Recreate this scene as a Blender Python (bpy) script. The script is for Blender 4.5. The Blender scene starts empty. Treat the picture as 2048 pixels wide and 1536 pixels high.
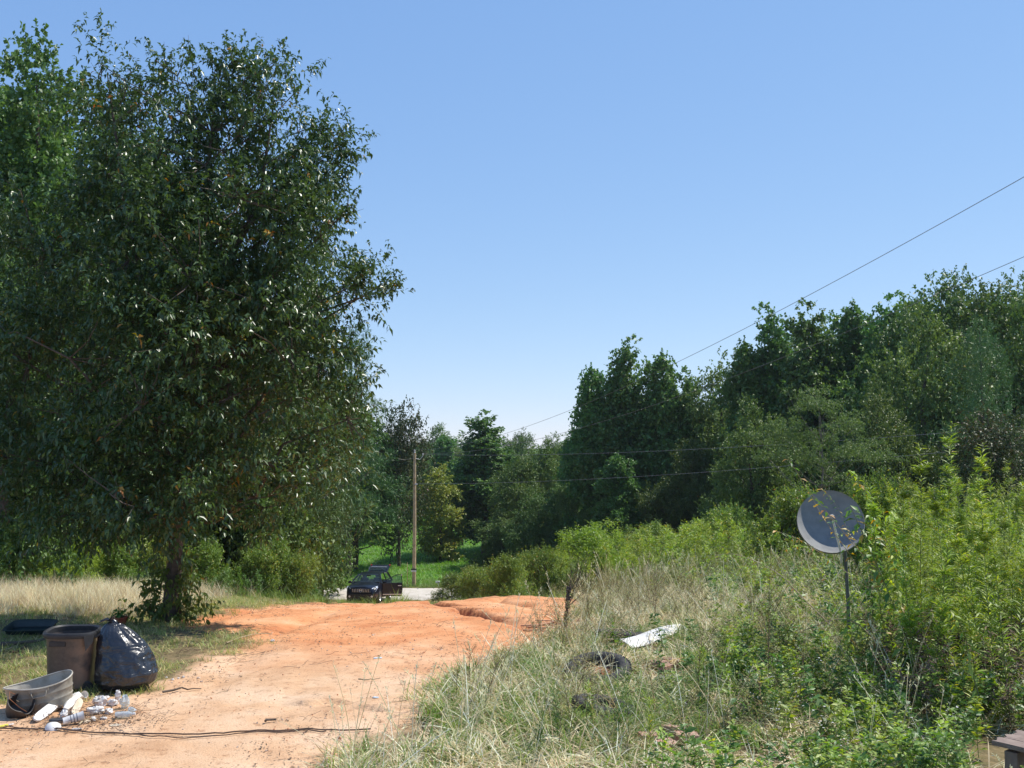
import bpy, math, random
import numpy as np
from mathutils import Vector, Matrix, Euler

SC = bpy.context.scene
COL = SC.collection
R = math.radians

# ------------------------------------------------------------------ camera, sky, sun, exposure
F_PX = 2050.0                                   # focal length in pixels of a 2048 px wide picture
PITCH = math.atan(117.0 / F_PX)
EYE = Vector((0.0, 0.0, 2.5))
cam = bpy.data.cameras.new('camera')
cam.sensor_width = 36.0
cam.lens = 36.0 * F_PX / 2048.0
cam.clip_start = 0.1
cam.clip_end = 3000.0
camo = bpy.data.objects.new('camera', cam)
camo.location = EYE
camo.rotation_euler = (R(90) + PITCH, 0, 0)
COL.objects.link(camo)
SC.camera = camo

SUN_AZ, SUN_EL = 66.0, 56.0                     # clockwise from +Y, above the horizon
world = bpy.data.worlds.new('World')
SC.world = world
world.use_nodes = True
wn = world.node_tree.nodes
sky = wn.new('ShaderNodeTexSky')
sky.sky_type = 'NISHITA'
sky.sun_disc = False
sky.sun_elevation = R(SUN_EL)
sky.sun_rotation = R(SUN_AZ)
sky.altitude = 0
sky.air_density = 0.7
sky.dust_density = 0.0
sky.ozone_density = 3.0
wl = world.node_tree.links
sep = wn.new('ShaderNodeSeparateColor'); cmb = wn.new('ShaderNodeCombineColor')      # the camera's tone response to the sky, the same in every direction
wl.new(sky.outputs[0], sep.inputs[0])
for i, (g_, k_) in enumerate(((.66, 1.33), (.51, 1.84), (.315, 3.15))):
    pw_ = wn.new('ShaderNodeMath'); pw_.operation = 'POWER'; pw_.inputs[1].default_value = g_
    mm_ = wn.new('ShaderNodeMath'); mm_.operation = 'MULTIPLY'; mm_.inputs[1].default_value = k_
    wl.new(sep.outputs[i], pw_.inputs[0]); wl.new(pw_.outputs[0], mm_.inputs[0]); wl.new(mm_.outputs[0], cmb.inputs[i])
wl.new(cmb.outputs[0], wn['Background'].inputs['Color'])
wn['Background'].inputs['Strength'].default_value = 0.12

sl = bpy.data.lights.new('sun', 'SUN')
sl.energy = 4.0
sl.angle = R(0.5)
sl.color = (1.0, 0.95, 0.86)
so = bpy.data.objects.new('sun', sl)
sv = Vector((math.sin(R(SUN_AZ)) * math.cos(R(SUN_EL)), math.cos(R(SUN_AZ)) * math.cos(R(SUN_EL)), math.sin(R(SUN_EL))))
so.rotation_euler = sv.to_track_quat('Z', 'Y').to_euler()
so.location = sv * 60
COL.objects.link(so)

SC.view_settings.view_transform = 'Standard'
SC.view_settings.look = 'None'
SC.view_settings.exposure = 0.53
SC.view_settings.gamma = 1.0
SC.render.engine = 'CYCLES'
SC.cycles.max_bounces = 6
SC.cycles.diffuse_bounces = 3
SC.cycles.transmission_bounces = 4
SC.cycles.glossy_bounces = 3
SC.cycles.transparent_max_bounces = 6

# ------------------------------------------------------------------ helpers
def tag(o, label=None, cat=None, group=None, kind=None):
    if label: o['label'] = label
    if cat: o['category'] = cat
    if group: o['group'] = group
    if kind: o['kind'] = kind
    return o

def empty(name, loc=(0, 0, 0), rot=(0, 0, 0)):
    o = bpy.data.objects.new(name, None)
    o.empty_display_size = 0.2
    o.location = loc
    o.rotation_euler = rot
    COL.objects.link(o)
    return o

def mesh_np(name, v, quads=None, tris=None, mats=(), tint=None, smooth=False, poly_mat=None):
    """v (N,3); quads (M,4); tris (K,3): one mesh. tint: a value per face, quads first."""
    me = bpy.data.meshes.new(name)
    v = np.asarray(v, dtype=np.float32).reshape(-1, 3)
    q = np.zeros((0, 4), int) if quads is None else np.asarray(quads).reshape(-1, 4)
    t = np.zeros((0, 3), int) if tris is None else np.asarray(tris).reshape(-1, 3)
    me.vertices.add(len(v))
    me.vertices.foreach_set('co', v.ravel())
    loops = np.concatenate([q.ravel(), t.ravel()]).astype(np.int32)
    me.loops.add(len(loops))
    me.loops.foreach_set('vertex_index', loops)
    n = len(q) + len(t)
    me.polygons.add(n)
    tot = np.concatenate([np.full(len(q), 4), np.full(len(t), 3)]).astype(np.int32)
    st = np.concatenate([[0], np.cumsum(tot)[:-1]]).astype(np.int32) if n else tot
    me.polygons.foreach_set('loop_start', st)
    me.polygons.foreach_set('loop_total', tot)
    for m in mats: me.materials.append(m)
    if poly_mat is not None:
        me.polygons.foreach_set('material_index', np.asarray(poly_mat, dtype=np.int32))
    if smooth: me.polygons.foreach_set('use_smooth', np.ones(n, dtype=bool))
    if tint is not None:
        a = me.attributes.new('tint', 'FLOAT', 'FACE')
        a.data.foreach_set('value', np.asarray(tint, dtype=np.float32))
    me.update(calc_edges=True)
    return me

def link(name, me, parent=None, loc=(0, 0, 0), rot=(0, 0, 0)):
    o = bpy.data.objects.new(name, me)
    o.location = loc
    o.rotation_euler = rot
    COL.objects.link(o)
    if parent is not None: o.parent = parent
    return o

def copy_tree(o, parent=None):
    c = o.copy()
    COL.objects.link(c)
    c.parent = parent
    for ch in o.children: copy_tree(ch, c)
    return c

class MB:
    """collects shapes and makes ONE mesh of them"""
    def __init__(self): self.v, self.f = [], []
    def add(self, verts, faces):
        b = len(self.v)
        self.v += [tuple(p) for p in verts]
        self.f += [tuple(i + b for i in f) for f in faces]
        return self
    def box(self, c, s, rot=None, top=1.0):
        pts = []
        for dz in (-1, 1):
            k = top if dz > 0 else 1.0
            for dx, dy in ((-1, -1), (1, -1), (1, 1), (-1, 1)):
                p = Vector((dx * s[0] / 2 * k, dy * s[1] / 2 * k, dz * s[2] / 2))
                if rot is not None: p = rot @ p
                pts.append(p + Vector(c))
        return self.add(pts, [(3, 2, 1, 0), (4, 5, 6, 7), (0, 1, 5, 4), (1, 2, 6, 5), (2, 3, 7, 6), (3, 0, 4, 7)])
    def tube(self, pts, rad, n=8, cap=True):
        pts = [Vector(p) for p in pts]
        rs = rad if hasattr(rad, '__len__') else [rad] * len(pts)
        rings = []
        prev = None
        for i, p in enumerate(pts):
            d = (pts[min(i + 1, len(pts) - 1)] - pts[max(i - 1, 0)]).normalized()
            if prev is None:
                u = d.orthogonal().normalized()
            else:
                u = (prev - d * prev.dot(d)).normalized()
            prev = u
            w = d.cross(u)
            rings.append([p + (u * math.cos(2 * math.pi * k / n) + w * math.sin(2 * math.pi * k / n)) * rs[i] for k in range(n)])
        fs = []
        for i in range(len(pts) - 1):
            for k in range(n):
                k2 = (k + 1) % n
                fs.append((i * n + k, i * n + k2, (i + 1) * n + k2, (i + 1) * n + k))
        if cap:
            fs.append(tuple(range(n - 1, -1, -1)))
            fs.append(tuple((len(pts) - 1) * n + k for k in range(n)))
        return self.add([p for r in rings for p in r], fs)
    def lathe(self, prof, n=24, c=(0, 0, 0), sx=1.0, sy=1.0, rot=None, cap0=False, cap1=False):
        vs = []
        for r, z in prof:
            for k in range(n):
                a = 2 * math.pi * k / n
                p = Vector((r * math.cos(a) * sx, r * math.sin(a) * sy, z))
                if rot is not None: p = rot @ p
                vs.append(p + Vector(c))
        fs = []
        for i in range(len(prof) - 1):
            for k in range(n):
                k2 = (k + 1) % n
                fs.append((i * n + k, i * n + k2, (i + 1) * n + k2, (i + 1) * n + k))
        if cap0: fs.append(tuple(range(n - 1, -1, -1)))
        if cap1: fs.append(tuple((len(prof) - 1) * n + k for k in range(n)))
        return self.add(vs, fs)
    def poly(self, pts, d, flat=False):
        """prism of polygon pts swept by vector d"""
        n = len(pts)
        d = Vector(d)
        a = [Vector(p) for p in pts]
        fs = [tuple(range(n))[::-1], tuple(range(n, 2 * n))]
        for k in range(n):
            fs.append((k, (k + 1) % n, n + (k + 1) % n, n + k))
        return self.add(a + [p + d for p in a], fs)
    def build(self, name, mat, parent=None, loc=(0, 0, 0), rot=(0, 0, 0), smooth=False, bevel=0.0):
        me = bpy.data.meshes.new(name)
        me.from_pydata([tuple(p) for p in self.v], [], self.f)
        if mat: me.materials.append(mat)
        if smooth:
            me.polygons.foreach_set('use_smooth', np.ones(len(me.polygons), dtype=bool))
            me.set_sharp_from_angle(angle=R(42))
        o = link(name, me, parent, loc, rot)
        if bevel:
            b = o.modifiers.new('bevel', 'BEVEL')
            b.width = bevel
            b.segments = 2
            b.limit_method = 'ANGLE'
        return o

# noise on the plane -------------------------------------------------
def _h(ix, iy, s):
    n = (ix.astype(np.int64) * 374761393 + iy.astype(np.int64) * 668265263 + s * 974634777) & 0xffffffff
    n = ((n ^ (n >> 13)) * 1274126177) & 0xffffffff
    return ((n ^ (n >> 16)) & 0xffff) / 65535.0

def vnoise(x, y, s=0):
    x = np.asarray(x, float); y = np.asarray(y, float)
    ix = np.floor(x); iy = np.floor(y)
    fx = x - ix; fy = y - iy
    ux = fx * fx * (3 - 2 * fx); uy = fy * fy * (3 - 2 * fy)
    a = _h(ix, iy, s); b = _h(ix + 1, iy, s); c = _h(ix, iy + 1, s); d = _h(ix + 1, iy + 1, s)
    return (a * (1 - ux) + b * ux) * (1 - uy) + (c * (1 - ux) + d * ux) * uy

def fbm(x, y, s=0, o=4):
    t = 0; a = 0.5; f = 1.0
    for i in range(o):
        t = t + a * vnoise(x * f, y * f, s + i * 7)
        a *= 0.5; f *= 2.03
    return t / (1 - 0.5 ** o)

def sstep(a, b, x):
    t = np.clip((x - a) / (b - a), 0, 1)
    return t * t * (3 - 2 * t)

# ------------------------------------------------------------------ the lie of the land
PY = [-60, 8, 12, 15, 18, 20, 22, 25, 30, 40, 50, 57, 61, 66, 70, 110, 160, 260, 600, 2000]
PZ = [0, 0, -.02, -.15, -.40, -.62, -.88, -1.40, -2.25, -3.95, -5.4, -6.35, -6.8, -6.8, -6.9, -6.9, -6.6, -6.4, -6.3, -6]
SZ = [0, 0, 0, -.06, -.15, -.25, -.36, -.55, -1.0, -2.3, -4.0, -5.3, -6.8, -6.8, -6.7, -6.4, -6.3, -6.4, -6.3, -6]
LZ = [0, 0, -.02, -.14, -.34, -.50, -.74, -1.2, -2.0, -3.7, -5.2, -6.25, -6.8, -6.8, -6.9, -6.9, -6.6, -6.4, -6.3, -6]
# edges of the bare clay, x as a function of y
XR_Y = [5, 7.9, 8.9, 9.6, 11.5, 12.6, 14, 17, 22, 25, 40, 58, 61]
XR_X = [-1.7, -1.25, -1.1, -.67, -.30, .3, .75, 1.2, 1.7, 1.6, -.5, -3.9, -3.5]
XL_Y = [5, 9.6, 10.0, 10.6, 11.5, 12.3, 13.3, 14, 14.8, 15.6, 17.5, 20.5, 23, 40, 58, 61]
XL_X = [-9, -7.0, -4.6, -3.9, -3.8, -3.6, -3.2, -3.4, -4.4, -5.0, -5.0, -4.6, -4.6, -7.2, -10.3, -10.5]

def gz(x, y, fine=True):
    x = np.asarray(x, float); y = np.asarray(y, float)
    p = np.interp(y, PY, PZ); s = np.interp(y, PY, SZ); l = np.interp(y, PY, LZ)
    xr = np.interp(y, XR_Y, XR_X); xl = np.interp(y, XL_Y, XL_X)
    wr = sstep(0.0, 4.0, x - xr) * (1 - sstep(61, 64, y) * 0)
    wl = sstep(0.0, 2.0, xl - x)
    z = p + (s - p) * wr + (l - p) * wl
    off = 1 - sstep(58, 61, y) * (1 - sstep(66, 70, y))          # leave the road bed flat
    z = z + off * (fbm(x * .18, y * .18, 3, 3) - .5) * .5 * sstep(14, 26, y) * (1 - .9 * sstep(46, 54, y))
    cl = sstep(-.3, .5, x - xl) * sstep(-.3, .5, xr - x)
    z = z + off * (fbm(x * .6, y * .45, 11, 3) - .5) * .11 * sstep(9, 16, y)
    z = z + (fbm(x * 1.4, y * 1.4, 17, 3) - .5) * .05
    if fine:
        z = z + (fbm(x * 5, y * 5, 23, 3) - .5) * .034
        # washed out gully on the right of the brow, with a ragged lip
        gx = np.interp(y, [13.5, 16, 18, 20, 24, 34], [.3, -.25, -.75, -1.4, -2.0, -3.2]) + (fbm(y * 1.3, y * 0, 5, 3) - .5) * .7
        dd = np.abs(x - gx)
        z = z - .30 * np.exp(-(dd / .17) ** 4) * sstep(14.5, 17.5, y) * (1 - sstep(36, 44, y))
        gx2 = gx + 1.5 + (fbm(y * .9 + 4, y * 0, 9, 3) - .5) * .8
        z = z - .12 * np.exp(-((x - gx2) / .13) ** 2) * sstep(15, 17, y) * (1 - sstep(24, 28, y))
        # two faint wheel ruts
        for c in (-4.4, -2.9):
            rx = c + (y - 10) * -.02 + .25 * np.sin(y * .35)
            z = z - .05 * np.exp(-((x - rx) / .18) ** 2) * cl * sstep(9, 12, y)
        # two low steps added to make shadow streaks across the near clay
        for yl, xa, xb, hh in ((9.99, -2.15, -1.5, .05), (9.74, -1.52, -.62, .045)):
            yy = yl + .05 * np.sin(x * 7) + .03 * np.sin(x * 17)
            mk = sstep(xa - .05, xa + .2, x) * (1 - sstep(xb - .2, xb + .05, x))
            z = z + hh * mk * sstep(0, .012, y - yy) * np.exp(-np.maximum(y - yy, 0) / .5)
        # spoil ridges along the brow
        z = z + .05 * cl * sstep(14, 18, y) * (fbm(x * 2.2, y * 1.2, 31, 4) - .5)
    return z

def ray(px, py):
    dx = (px - 1024.0) / F_PX; dy = (768.0 - py) / F_PX
    return Vector((dx, math.cos(PITCH) - dy * math.sin(PITCH), math.sin(PITCH) + dy * math.cos(PITCH)))

def at(px, py, D):
    """the point of the place that photo pixel px, py shows when it is D metres off"""
    r = ray(px, py)
    return EYE + r * (D / r.y)

def gp(px, py, dz=0.0):
    """the ground point under a photo pixel"""
    r = ray(px, py)
    ds = np.concatenate([np.arange(5, 30, .02), np.arange(30, 200, .1)])
    z = EYE.z + r.z / r.y * ds
    x = r.x / r.y * ds
    g = gz(x, ds) + dz
    k = np.argmax(z < g)
    d = ds[k]
    return Vector((r.x / r.y * d, d, float(gz(r.x / r.y * d, d))))

def gpt(px, D, dz=0.0):
    x = (px - 1024.0) / F_PX * D / math.cos(PITCH)
    return Vector((x, D, float(gz(x, D)) + dz))

# ------------------------------------------------------------------ materials
def new_mat(name):
    m = bpy.data.materials.new(name)
    m.use_nodes = True
    nt = m.node_tree
    return m, nt, nt.nodes, nt.links, nt.nodes['Principled BSDF']

def ramp(nodes, stops, interp='LINEAR'):
    r = nodes.new('ShaderNodeValToRGB')
    r.color_ramp.interpolation = interp
    e = r.color_ramp.elements
    while len(e) > 1: e.remove(e[-1])
    e[0].position = stops[0][0]; e[0].color = (*stops[0][1], 1)
    for p, c in stops[1:]:
        k = e.new(p); k.color = (*c, 1)
    return r

def noise(nt, scale, detail=4, rough=.55, coord='Object', dist=0.0):
    tc = nt.nodes.new('ShaderNodeTexCoord')
    n = nt.nodes.new('ShaderNodeTexNoise')
    n.inputs['Scale'].default_value = scale
    n.inputs['Detail'].default_value = detail
    n.inputs['Roughness'].default_value = rough
    n.inputs['Distortion'].default_value = dist
    nt.links.new(tc.outputs[coord], n.inputs['Vector'])
    return n

def mat_noise(name, c1, c2, scale=6, rough=.7, metal=0.0, bump=.2, bscale=None, spec=.5, coat=0.0, c3=None, detail=5):
    m, nt, N, L, b = new_mat(name)
    n = noise(nt, scale, detail)
    st = [(.32, c1), (.62, c2)]
    if c3: st.append((.78, c3))
    r = ramp(N, st)
    L.new(n.outputs[0], r.inputs[0])
    L.new(r.outputs[0], b.inputs['Base Color'])
    b.inputs['Roughness'].default_value = rough
    b.inputs['Metallic'].default_value = metal
    b.inputs['Specular IOR Level'].default_value = spec
    b.inputs['Coat Weight'].default_value = coat
    if bump:
        n2 = noise(nt, bscale or scale * 4, 4)
        bp = N.new('ShaderNodeBump')
        bp.inputs['Strength'].default_value = bump
        bp.inputs['Distance'].default_value = .01
        L.new(n2.outputs[0], bp.inputs['Height'])
        L.new(bp.outputs[0], b.inputs['Normal'])
    return m

def mat_leaf(name, stops, rough=.45, trans=.3, spec=.5, var=.25, big=None):
    """leaf: colour picked per leaf by the face attribute 'tint', some light let through"""
    m, nt, N, L, b = new_mat(name)
    at_ = N.new('ShaderNodeAttribute'); at_.attribute_name = 'tint'
    r = ramp(N, stops)
    L.new(at_.outputs['Fac'], r.inputs[0])
    oi = N.new('ShaderNodeObjectInfo')
    hs = N.new('ShaderNodeHueSaturation')
    mr = N.new('ShaderNodeMapRange')
    mr.inputs['To Min'].default_value = 1 - var; mr.inputs['To Max'].default_value = 1 + var
    L.new(oi.outputs['Random'], mr.inputs['Value'])
    L.new(mr.outputs[0], hs.inputs['Value'])
    ml = N.new('ShaderNodeMath'); ml.operation = 'MULTIPLY'; ml.inputs[1].default_value = 7.31
    fr = N.new('ShaderNodeMath'); fr.operation = 'FRACT'
    L.new(oi.outputs['Random'], ml.inputs[0]); L.new(ml.outputs[0], fr.inputs[0])
    mh = N.new('ShaderNodeMapRange')
    mh.inputs['To Min'].default_value = .485; mh.inputs['To Max'].default_value = .515
    L.new(fr.outputs[0], mh.inputs['Value']); L.new(mh.outputs[0], hs.inputs['Hue'])
    L.new(r.outputs[0], hs.inputs['Color'])
    col = hs.outputs[0]
    if big:
        n = noise(nt, big[0], 3)
        mx = N.new('ShaderNodeMix'); mx.data_type = 'RGBA'
        rr = N.new('ShaderNodeMapRange'); rr.inputs['From Min'].default_value = .42; rr.inputs['From Max'].default_value = .62
        L.new(n.outputs[0], rr.inputs['Value']); L.new(rr.outputs[0], mx.inputs['Factor'])
        L.new(col, mx.inputs['A'])
        mm = N.new('ShaderNodeMix'); mm.data_type = 'RGBA'; mm.blend_type = 'MULTIPLY'; mm.inputs['Factor'].default_value = 1
        L.new(col, mm.inputs['A']); mm.inputs['B'].default_value = (*big[1], 1)
        L.new(mm.outputs['Result'], mx.inputs['B'])
        col = mx.outputs['Result']
    L.new(col, b.inputs['Base Color'])
    b.inputs['Roughness'].default_value = rough
    b.inputs['Specular IOR Level'].default_value = spec
    tr = N.new('ShaderNodeBsdfTranslucent')
    hv = N.new('ShaderNodeHueSaturation')
    hv.inputs['Value'].default_value = 1.5; hv.inputs['Saturation'].default_value = 1.15; hv.inputs['Hue'].default_value = .49
    L.new(col, hv.inputs['Color']); L.new(hv.outputs[0], tr.inputs['Color'])
    ms = N.new('ShaderNodeMixShader'); ms.inputs[0].default_value = trans
    L.new(b.outputs[0], ms.inputs[1]); L.new(tr.outputs[0], ms.inputs[2])
    L.new(ms.outputs[0], N['Material Output'].inputs['Surface'])
    return m

G = lambda a, b, c: (a, b, c)
M = {}
M['leaf_main'] = mat_leaf('glossy_dark_leaf', [(0, G(0.0365, 0.0822, 0.022)), (.6, G(0.0696, 0.137, 0.0356)), (.93, G(0.108, 0.184, 0.0438)), (.965, G(0.365, 0.311, 0.0273)), (1, G(0.497, 0.221, 0.041))], rough=.36, trans=.25, spec=.6, var=.12)
M['leaf_oak'] = mat_leaf('oak_leaf', [(0, G(0.0714, 0.13, 0.0309)), (.7, G(0.14, 0.221, 0.0514)), (.97, G(0.204, 0.261, 0.06)), (1, G(0.41, 0.261, 0.0514))], rough=.5, trans=.22, spec=.4)
M['leaf_gum'] = mat_leaf('sweetgum_leaf', [(0, G(0.0795, 0.163, 0.042)), (.7, G(0.148, 0.272, 0.0673)), (1, G(0.227, 0.349, 0.0757))], rough=.48, trans=.28, spec=.45)
M['leaf_yellow'] = mat_leaf('turning_leaf', [(0, G(0.147, 0.209, 0.042)), (.6, G(0.274, 0.315, 0.0629)), (.9, G(0.42, 0.358, 0.0629)), (1, G(0.545, 0.293, 0.0629))], rough=.5, trans=.3)
M['leaf_pine'] = mat_leaf('pine_needle', [(0, G(0.0515, 0.117, 0.0328)), (1, G(0.117, 0.211, 0.0515))], rough=.5, trans=.1)
M['leaf_fine'] = mat_leaf('feathery_leaflet', [(0, G(0.106, 0.181, 0.0528)), (.8, G(0.181, 0.274, 0.074)), (1, G(0.254, 0.317, 0.0845))], rough=.55, trans=.3)
M['leaf_brown'] = mat_leaf('bronzed_leaf', [(0, G(0.0351, 0.065, 0.0234)), (.55, G(0.0702, 0.0975, 0.0325)), (.8, G(0.117, 0.078, 0.039)), (1, G(0.164, 0.091, 0.0455))], rough=.5, trans=.2, spec=.35)
M['leaf_bush'] = mat_leaf('bush_leaf', [(0, G(0.109, 0.172, 0.037)), (.7, G(0.196, 0.282, 0.0554)), (.95, G(0.35, 0.343, 0.0647)), (1, G(0.437, 0.242, 0.0739))], rough=.5, trans=.3)
M['weed_green'] = mat_leaf('weed_green', [(0, G(0.147, 0.241, 0.0389)), (.6, G(0.27, 0.382, 0.0584)), (.94, G(0.429, 0.483, 0.0878)), (1, G(0.721, 0.543, 0.117))], rough=.5, trans=.35)
M['weed_dark'] = mat_leaf('weed_deep_green', [(0, G(0.065, 0.139, 0.0325)), (.8, G(0.13, 0.244, 0.0488)), (1, G(0.211, 0.309, 0.065))], rough=.45, trans=.3)
M['weed_olive'] = mat_leaf('weed_olive', [(0, G(0.179, 0.215, 0.0718)), (.6, G(0.305, 0.305, 0.117)), (1, G(0.467, 0.377, 0.179))], rough=.6, trans=.3)
M['straw'] = mat_leaf('dry_straw', [(0, G(0.467, 0.355, 0.203)), (.5, G(0.718, 0.599, 0.365)), (.85, G(0.8, 0.8, 0.547)), (1, G(0.8, 0.8, 0.731))], rough=.6, trans=.25, var=.2)
M['grass'] = mat_leaf('grass_blade', [(0, G(0.124, 0.213, 0.0535)), (.55, G(0.232, 0.321, 0.0801)), (.8, G(0.428, 0.392, 0.16)), (1, G(0.748, 0.606, 0.321))], rough=.5, trans=.35, var=.3)
M['meadow'] = mat_leaf('meadow_blade', [(0, G(0.0957, 0.239, 0.0319)), (.7, G(0.16, 0.351, 0.0479)), (1, G(0.271, 0.415, 0.0798))], rough=.5, trans=.35, var=.2)
M['brown_stalk'] = mat_leaf('dead_stalk', [(0, G(.07, .04, .025)), (.6, G(.13, .08, .05)), (1, G(.22, .15, .09))], rough=.8, trans=.1)
M['yellow_leaf'] = mat_leaf('yellow_leaf', [(0, G(.42, .34, .05)), (.6, G(.45, .28, .05)), (1, G(.38, .17, .05))], rough=.5, trans=.3)
M['bark'] = mat_noise('bark', (.055, .04, .03), (.14, .105, .08), scale=9, rough=.95, bump=1.0, bscale=22)
M['bark_pale'] = mat_noise('bark_pale', (.13, .11, .09), (.30, .26, .21), scale=7, rough=.9, bump=.7, bscale=18)
M['stem_green'] = mat_noise('green_stem', (.09, .13, .03), (.18, .20, .06), scale=12, rough=.6, bump=0)
M['stem_tan'] = mat_noise('tan_stem', (.25, .18, .10), (.42, .33, .20), scale=10, rough=.7, bump=0)

# ------------------------------------------------------------------ ground sheet
def axis(lo, hi, step, growth, end_lo, end_hi):
    a = list(np.arange(lo, hi + step * .5, step))
    s = step; p = a[-1]
    while p < end_hi:
        s *= growth; p += s; a.append(p)
    s = step; p = a[0]; b = []
    while p > end_lo:
        s *= growth; p -= s; b.append(p)
    return np.array(b[::-1] + a)

def clay_mask(x, y):
    xr = np.interp(y, XR_Y, XR_X); xl = np.interp(y, XL_Y, XL_X)
    n = (fbm(x * 1.3, y * 1.1, 41, 4) - .5) * 1.3
    n2 = (fbm(x * 5, y * 4, 47, 3) - .5) * .5
    w = .22 + .25 * sstep(14, 30, y)
    m = sstep(-w, w, x - xl + n + n2) * sstep(-w, w, xr - x + n + n2) * (1 - sstep(60, 61.2, y))
    # grass island under the big tree reaches into the clay; scattered green on the brow's left
    isl = np.exp(-(((x + 4.6) / 1.5) ** 2 + ((y - 13.2) / .75) ** 2) * 1.2)
    m = m * (1 - sstep(.3, .6, isl + n * .15))
    gr = sstep(.56, .66, fbm(x * .7, y * .5, 71, 3)) * sstep(21, 25, y) * .7
    return np.clip(m - gr * m, 0, 1)

xs = axis(-8.5, 8.5, .072, 1.09, -420, 420)
ys = axis(6.5, 24.5, .072, 1.045, -20, 1400)
ys = np.union1d(ys, np.arange(9.64, 10.10, .012)); ys = ys[np.concatenate([[True], np.diff(ys) > .004])]
X, Y = np.meshgrid(xs, ys)
Z = gz(X, Y)
nx, ny = len(xs), len(ys)
vv = np.stack([X.ravel(), Y.ravel(), Z.ravel()], 1)
ii = np.arange(nx * ny).reshape(ny, nx)
qq = np.stack([ii[:-1, :-1].ravel(), ii[:-1, 1:].ravel(), ii[1:, 1:].ravel(), ii[1:, :-1].ravel()], 1)
gm, nt, N, L, B = new_mat('ground_soil')
me = mesh_np('ground', vv, qq, mats=[gm], smooth=True)
cm = clay_mask(X, Y)
gxx = np.interp(Y, [13.5, 16, 18, 20, 24, 34], [.3, -.25, -.75, -1.4, -2.0, -3.2]) + (fbm(Y * 1.3, Y * 0, 5, 3) - .5) * .7
raw = np.exp(-((X - gxx) / .22) ** 2) * sstep(14.5, 17.0, Y) * (1 - sstep(30, 40, Y))
red = sstep(11.6, 14.6, Y + (fbm(X * .5, Y * .5, 55, 3) - .5) * 5) * (1 - sstep(27, 34, Y) * .3)       # redder subsoil on the brow
mead = sstep(66, 67.5, Y)
for nm, arr in (('clay', cm), ('subsoil', red), ('meadow', mead), ('raw', raw)):
    a = me.attributes.new(nm, 'FLOAT', 'POINT')
    a.data.foreach_set('value', arr.ravel().astype(np.float32))
def attr(N, nm):
    a = N.new('ShaderNodeAttribute'); a.attribute_name = nm; return a
def mixc(N, L, fac, a, b):
    m = N.new('ShaderNodeMix'); m.data_type = 'RGBA'
    if isinstance(fac, (int, float)): m.inputs['Factor'].default_value = fac
    else: L.new(fac, m.inputs['Factor'])
    for s, v in (('A', a), ('B', b)):
        if isinstance(v, tuple): m.inputs[s].default_value = (*v, 1)
        else: L.new(v, m.inputs[s])
    return m.outputs['Result']
n1 = noise(nt, 1.1, 6, .6); n2 = noise(nt, 9, 5, .65); n3 = noise(nt, 55, 3, .7); n4 = noise(nt, .35, 3)
r_sand = ramp(N, [(.30, (.48, .275, .15)), (.46, (.60, .375, .22)), (.60, (.66, .45, .29)), (.78, (.72, .53, .37))])
L.new(n1.outputs[0], r_sand.inputs[0])
r_red = ramp(N, [(.30, (.50, .19, .08)), (.45, (.61, .27, .12)), (.60, (.67, .34, .17)), (.75, (.73, .45, .27))])
L.new(n1.outputs[0], r_red.inputs[0])
clayc = mixc(N, L, attr(N, 'subsoil').outputs['Fac'], r_sand.outputs[0], r_red.outputs[0])
clayc = mixc(N, L, attr(N, 'raw').outputs['Fac'], clayc, (.34, .10, .045))
r_sp = ramp(N, [(.34, (.35, .2, .13)), (.44, (1, 1, 1)), (.60, (1, 1, 1)), (.72, (1.3, 1.2, 1.1))])
L.new(n2.outputs[0], r_sp.inputs[0])
mu = N.new('ShaderNodeMix'); mu.data_type = 'RGBA'; mu.blend_type = 'MULTIPLY'; mu.inputs['Factor'].default_value = .45
L.new(clayc, mu.inputs['A']); L.new(r_sp.outputs[0], mu.inputs['B'])
r_gr = ramp(N, [(.3, (.45, .38, .34)), (.44, (1, 1, 1)), (.62, (1.05, 1.04, 1.03)), (.72, (1.4, 1.35, 1.3))])
L.new(n3.outputs[0], r_gr.inputs[0])
mu2 = N.new('ShaderNodeMix'); mu2.data_type = 'RGBA'; mu2.blend_type = 'MULTIPLY'; mu2.inputs['Factor'].default_value = .6
L.new(mu.outputs['Result'], mu2.inputs['A']); L.new(r_gr.outputs[0], mu2.inputs['B'])
r_soil = ramp(N, [(.3, (.10, .085, .04)), (.5, (.17, .13, .065)), (.7, (.26, .19, .10))])
L.new(n2.outputs[0], r_soil.inputs[0])
r_md = ramp(N, [(.3, (.06, .11, .02)), (.6, (.09, .17, .03))]); L.new(n4.outputs[0], r_md.inputs[0])
soil = mixc(N, L, attr(N, 'meadow').outputs['Fac'], r_soil.outputs[0], r_md.outputs[0])
L.new(mixc(N, L, attr(N, 'clay').outputs['Fac'], soil, mu2.outputs['Result']), B.inputs['Base Color'])
B.inputs['Roughness'].default_value = .95
B.inputs['Specular IOR Level'].default_value = .2
bp = N.new('ShaderNodeBump'); bp.inputs['Strength'].default_value = .55; bp.inputs['Distance'].default_value = .02
ad = N.new('ShaderNodeMath'); ad.operation = 'ADD'
L.new(n2.outputs[0], ad.inputs[0]); L.new(n3.outputs[0], ad.inputs[1])
L.new(ad.outputs[0], bp.inputs['Height']); L.new(bp.outputs[0], B.inputs['Normal'])
ground = link('ground', me); tag(ground, kind='structure')

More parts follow.
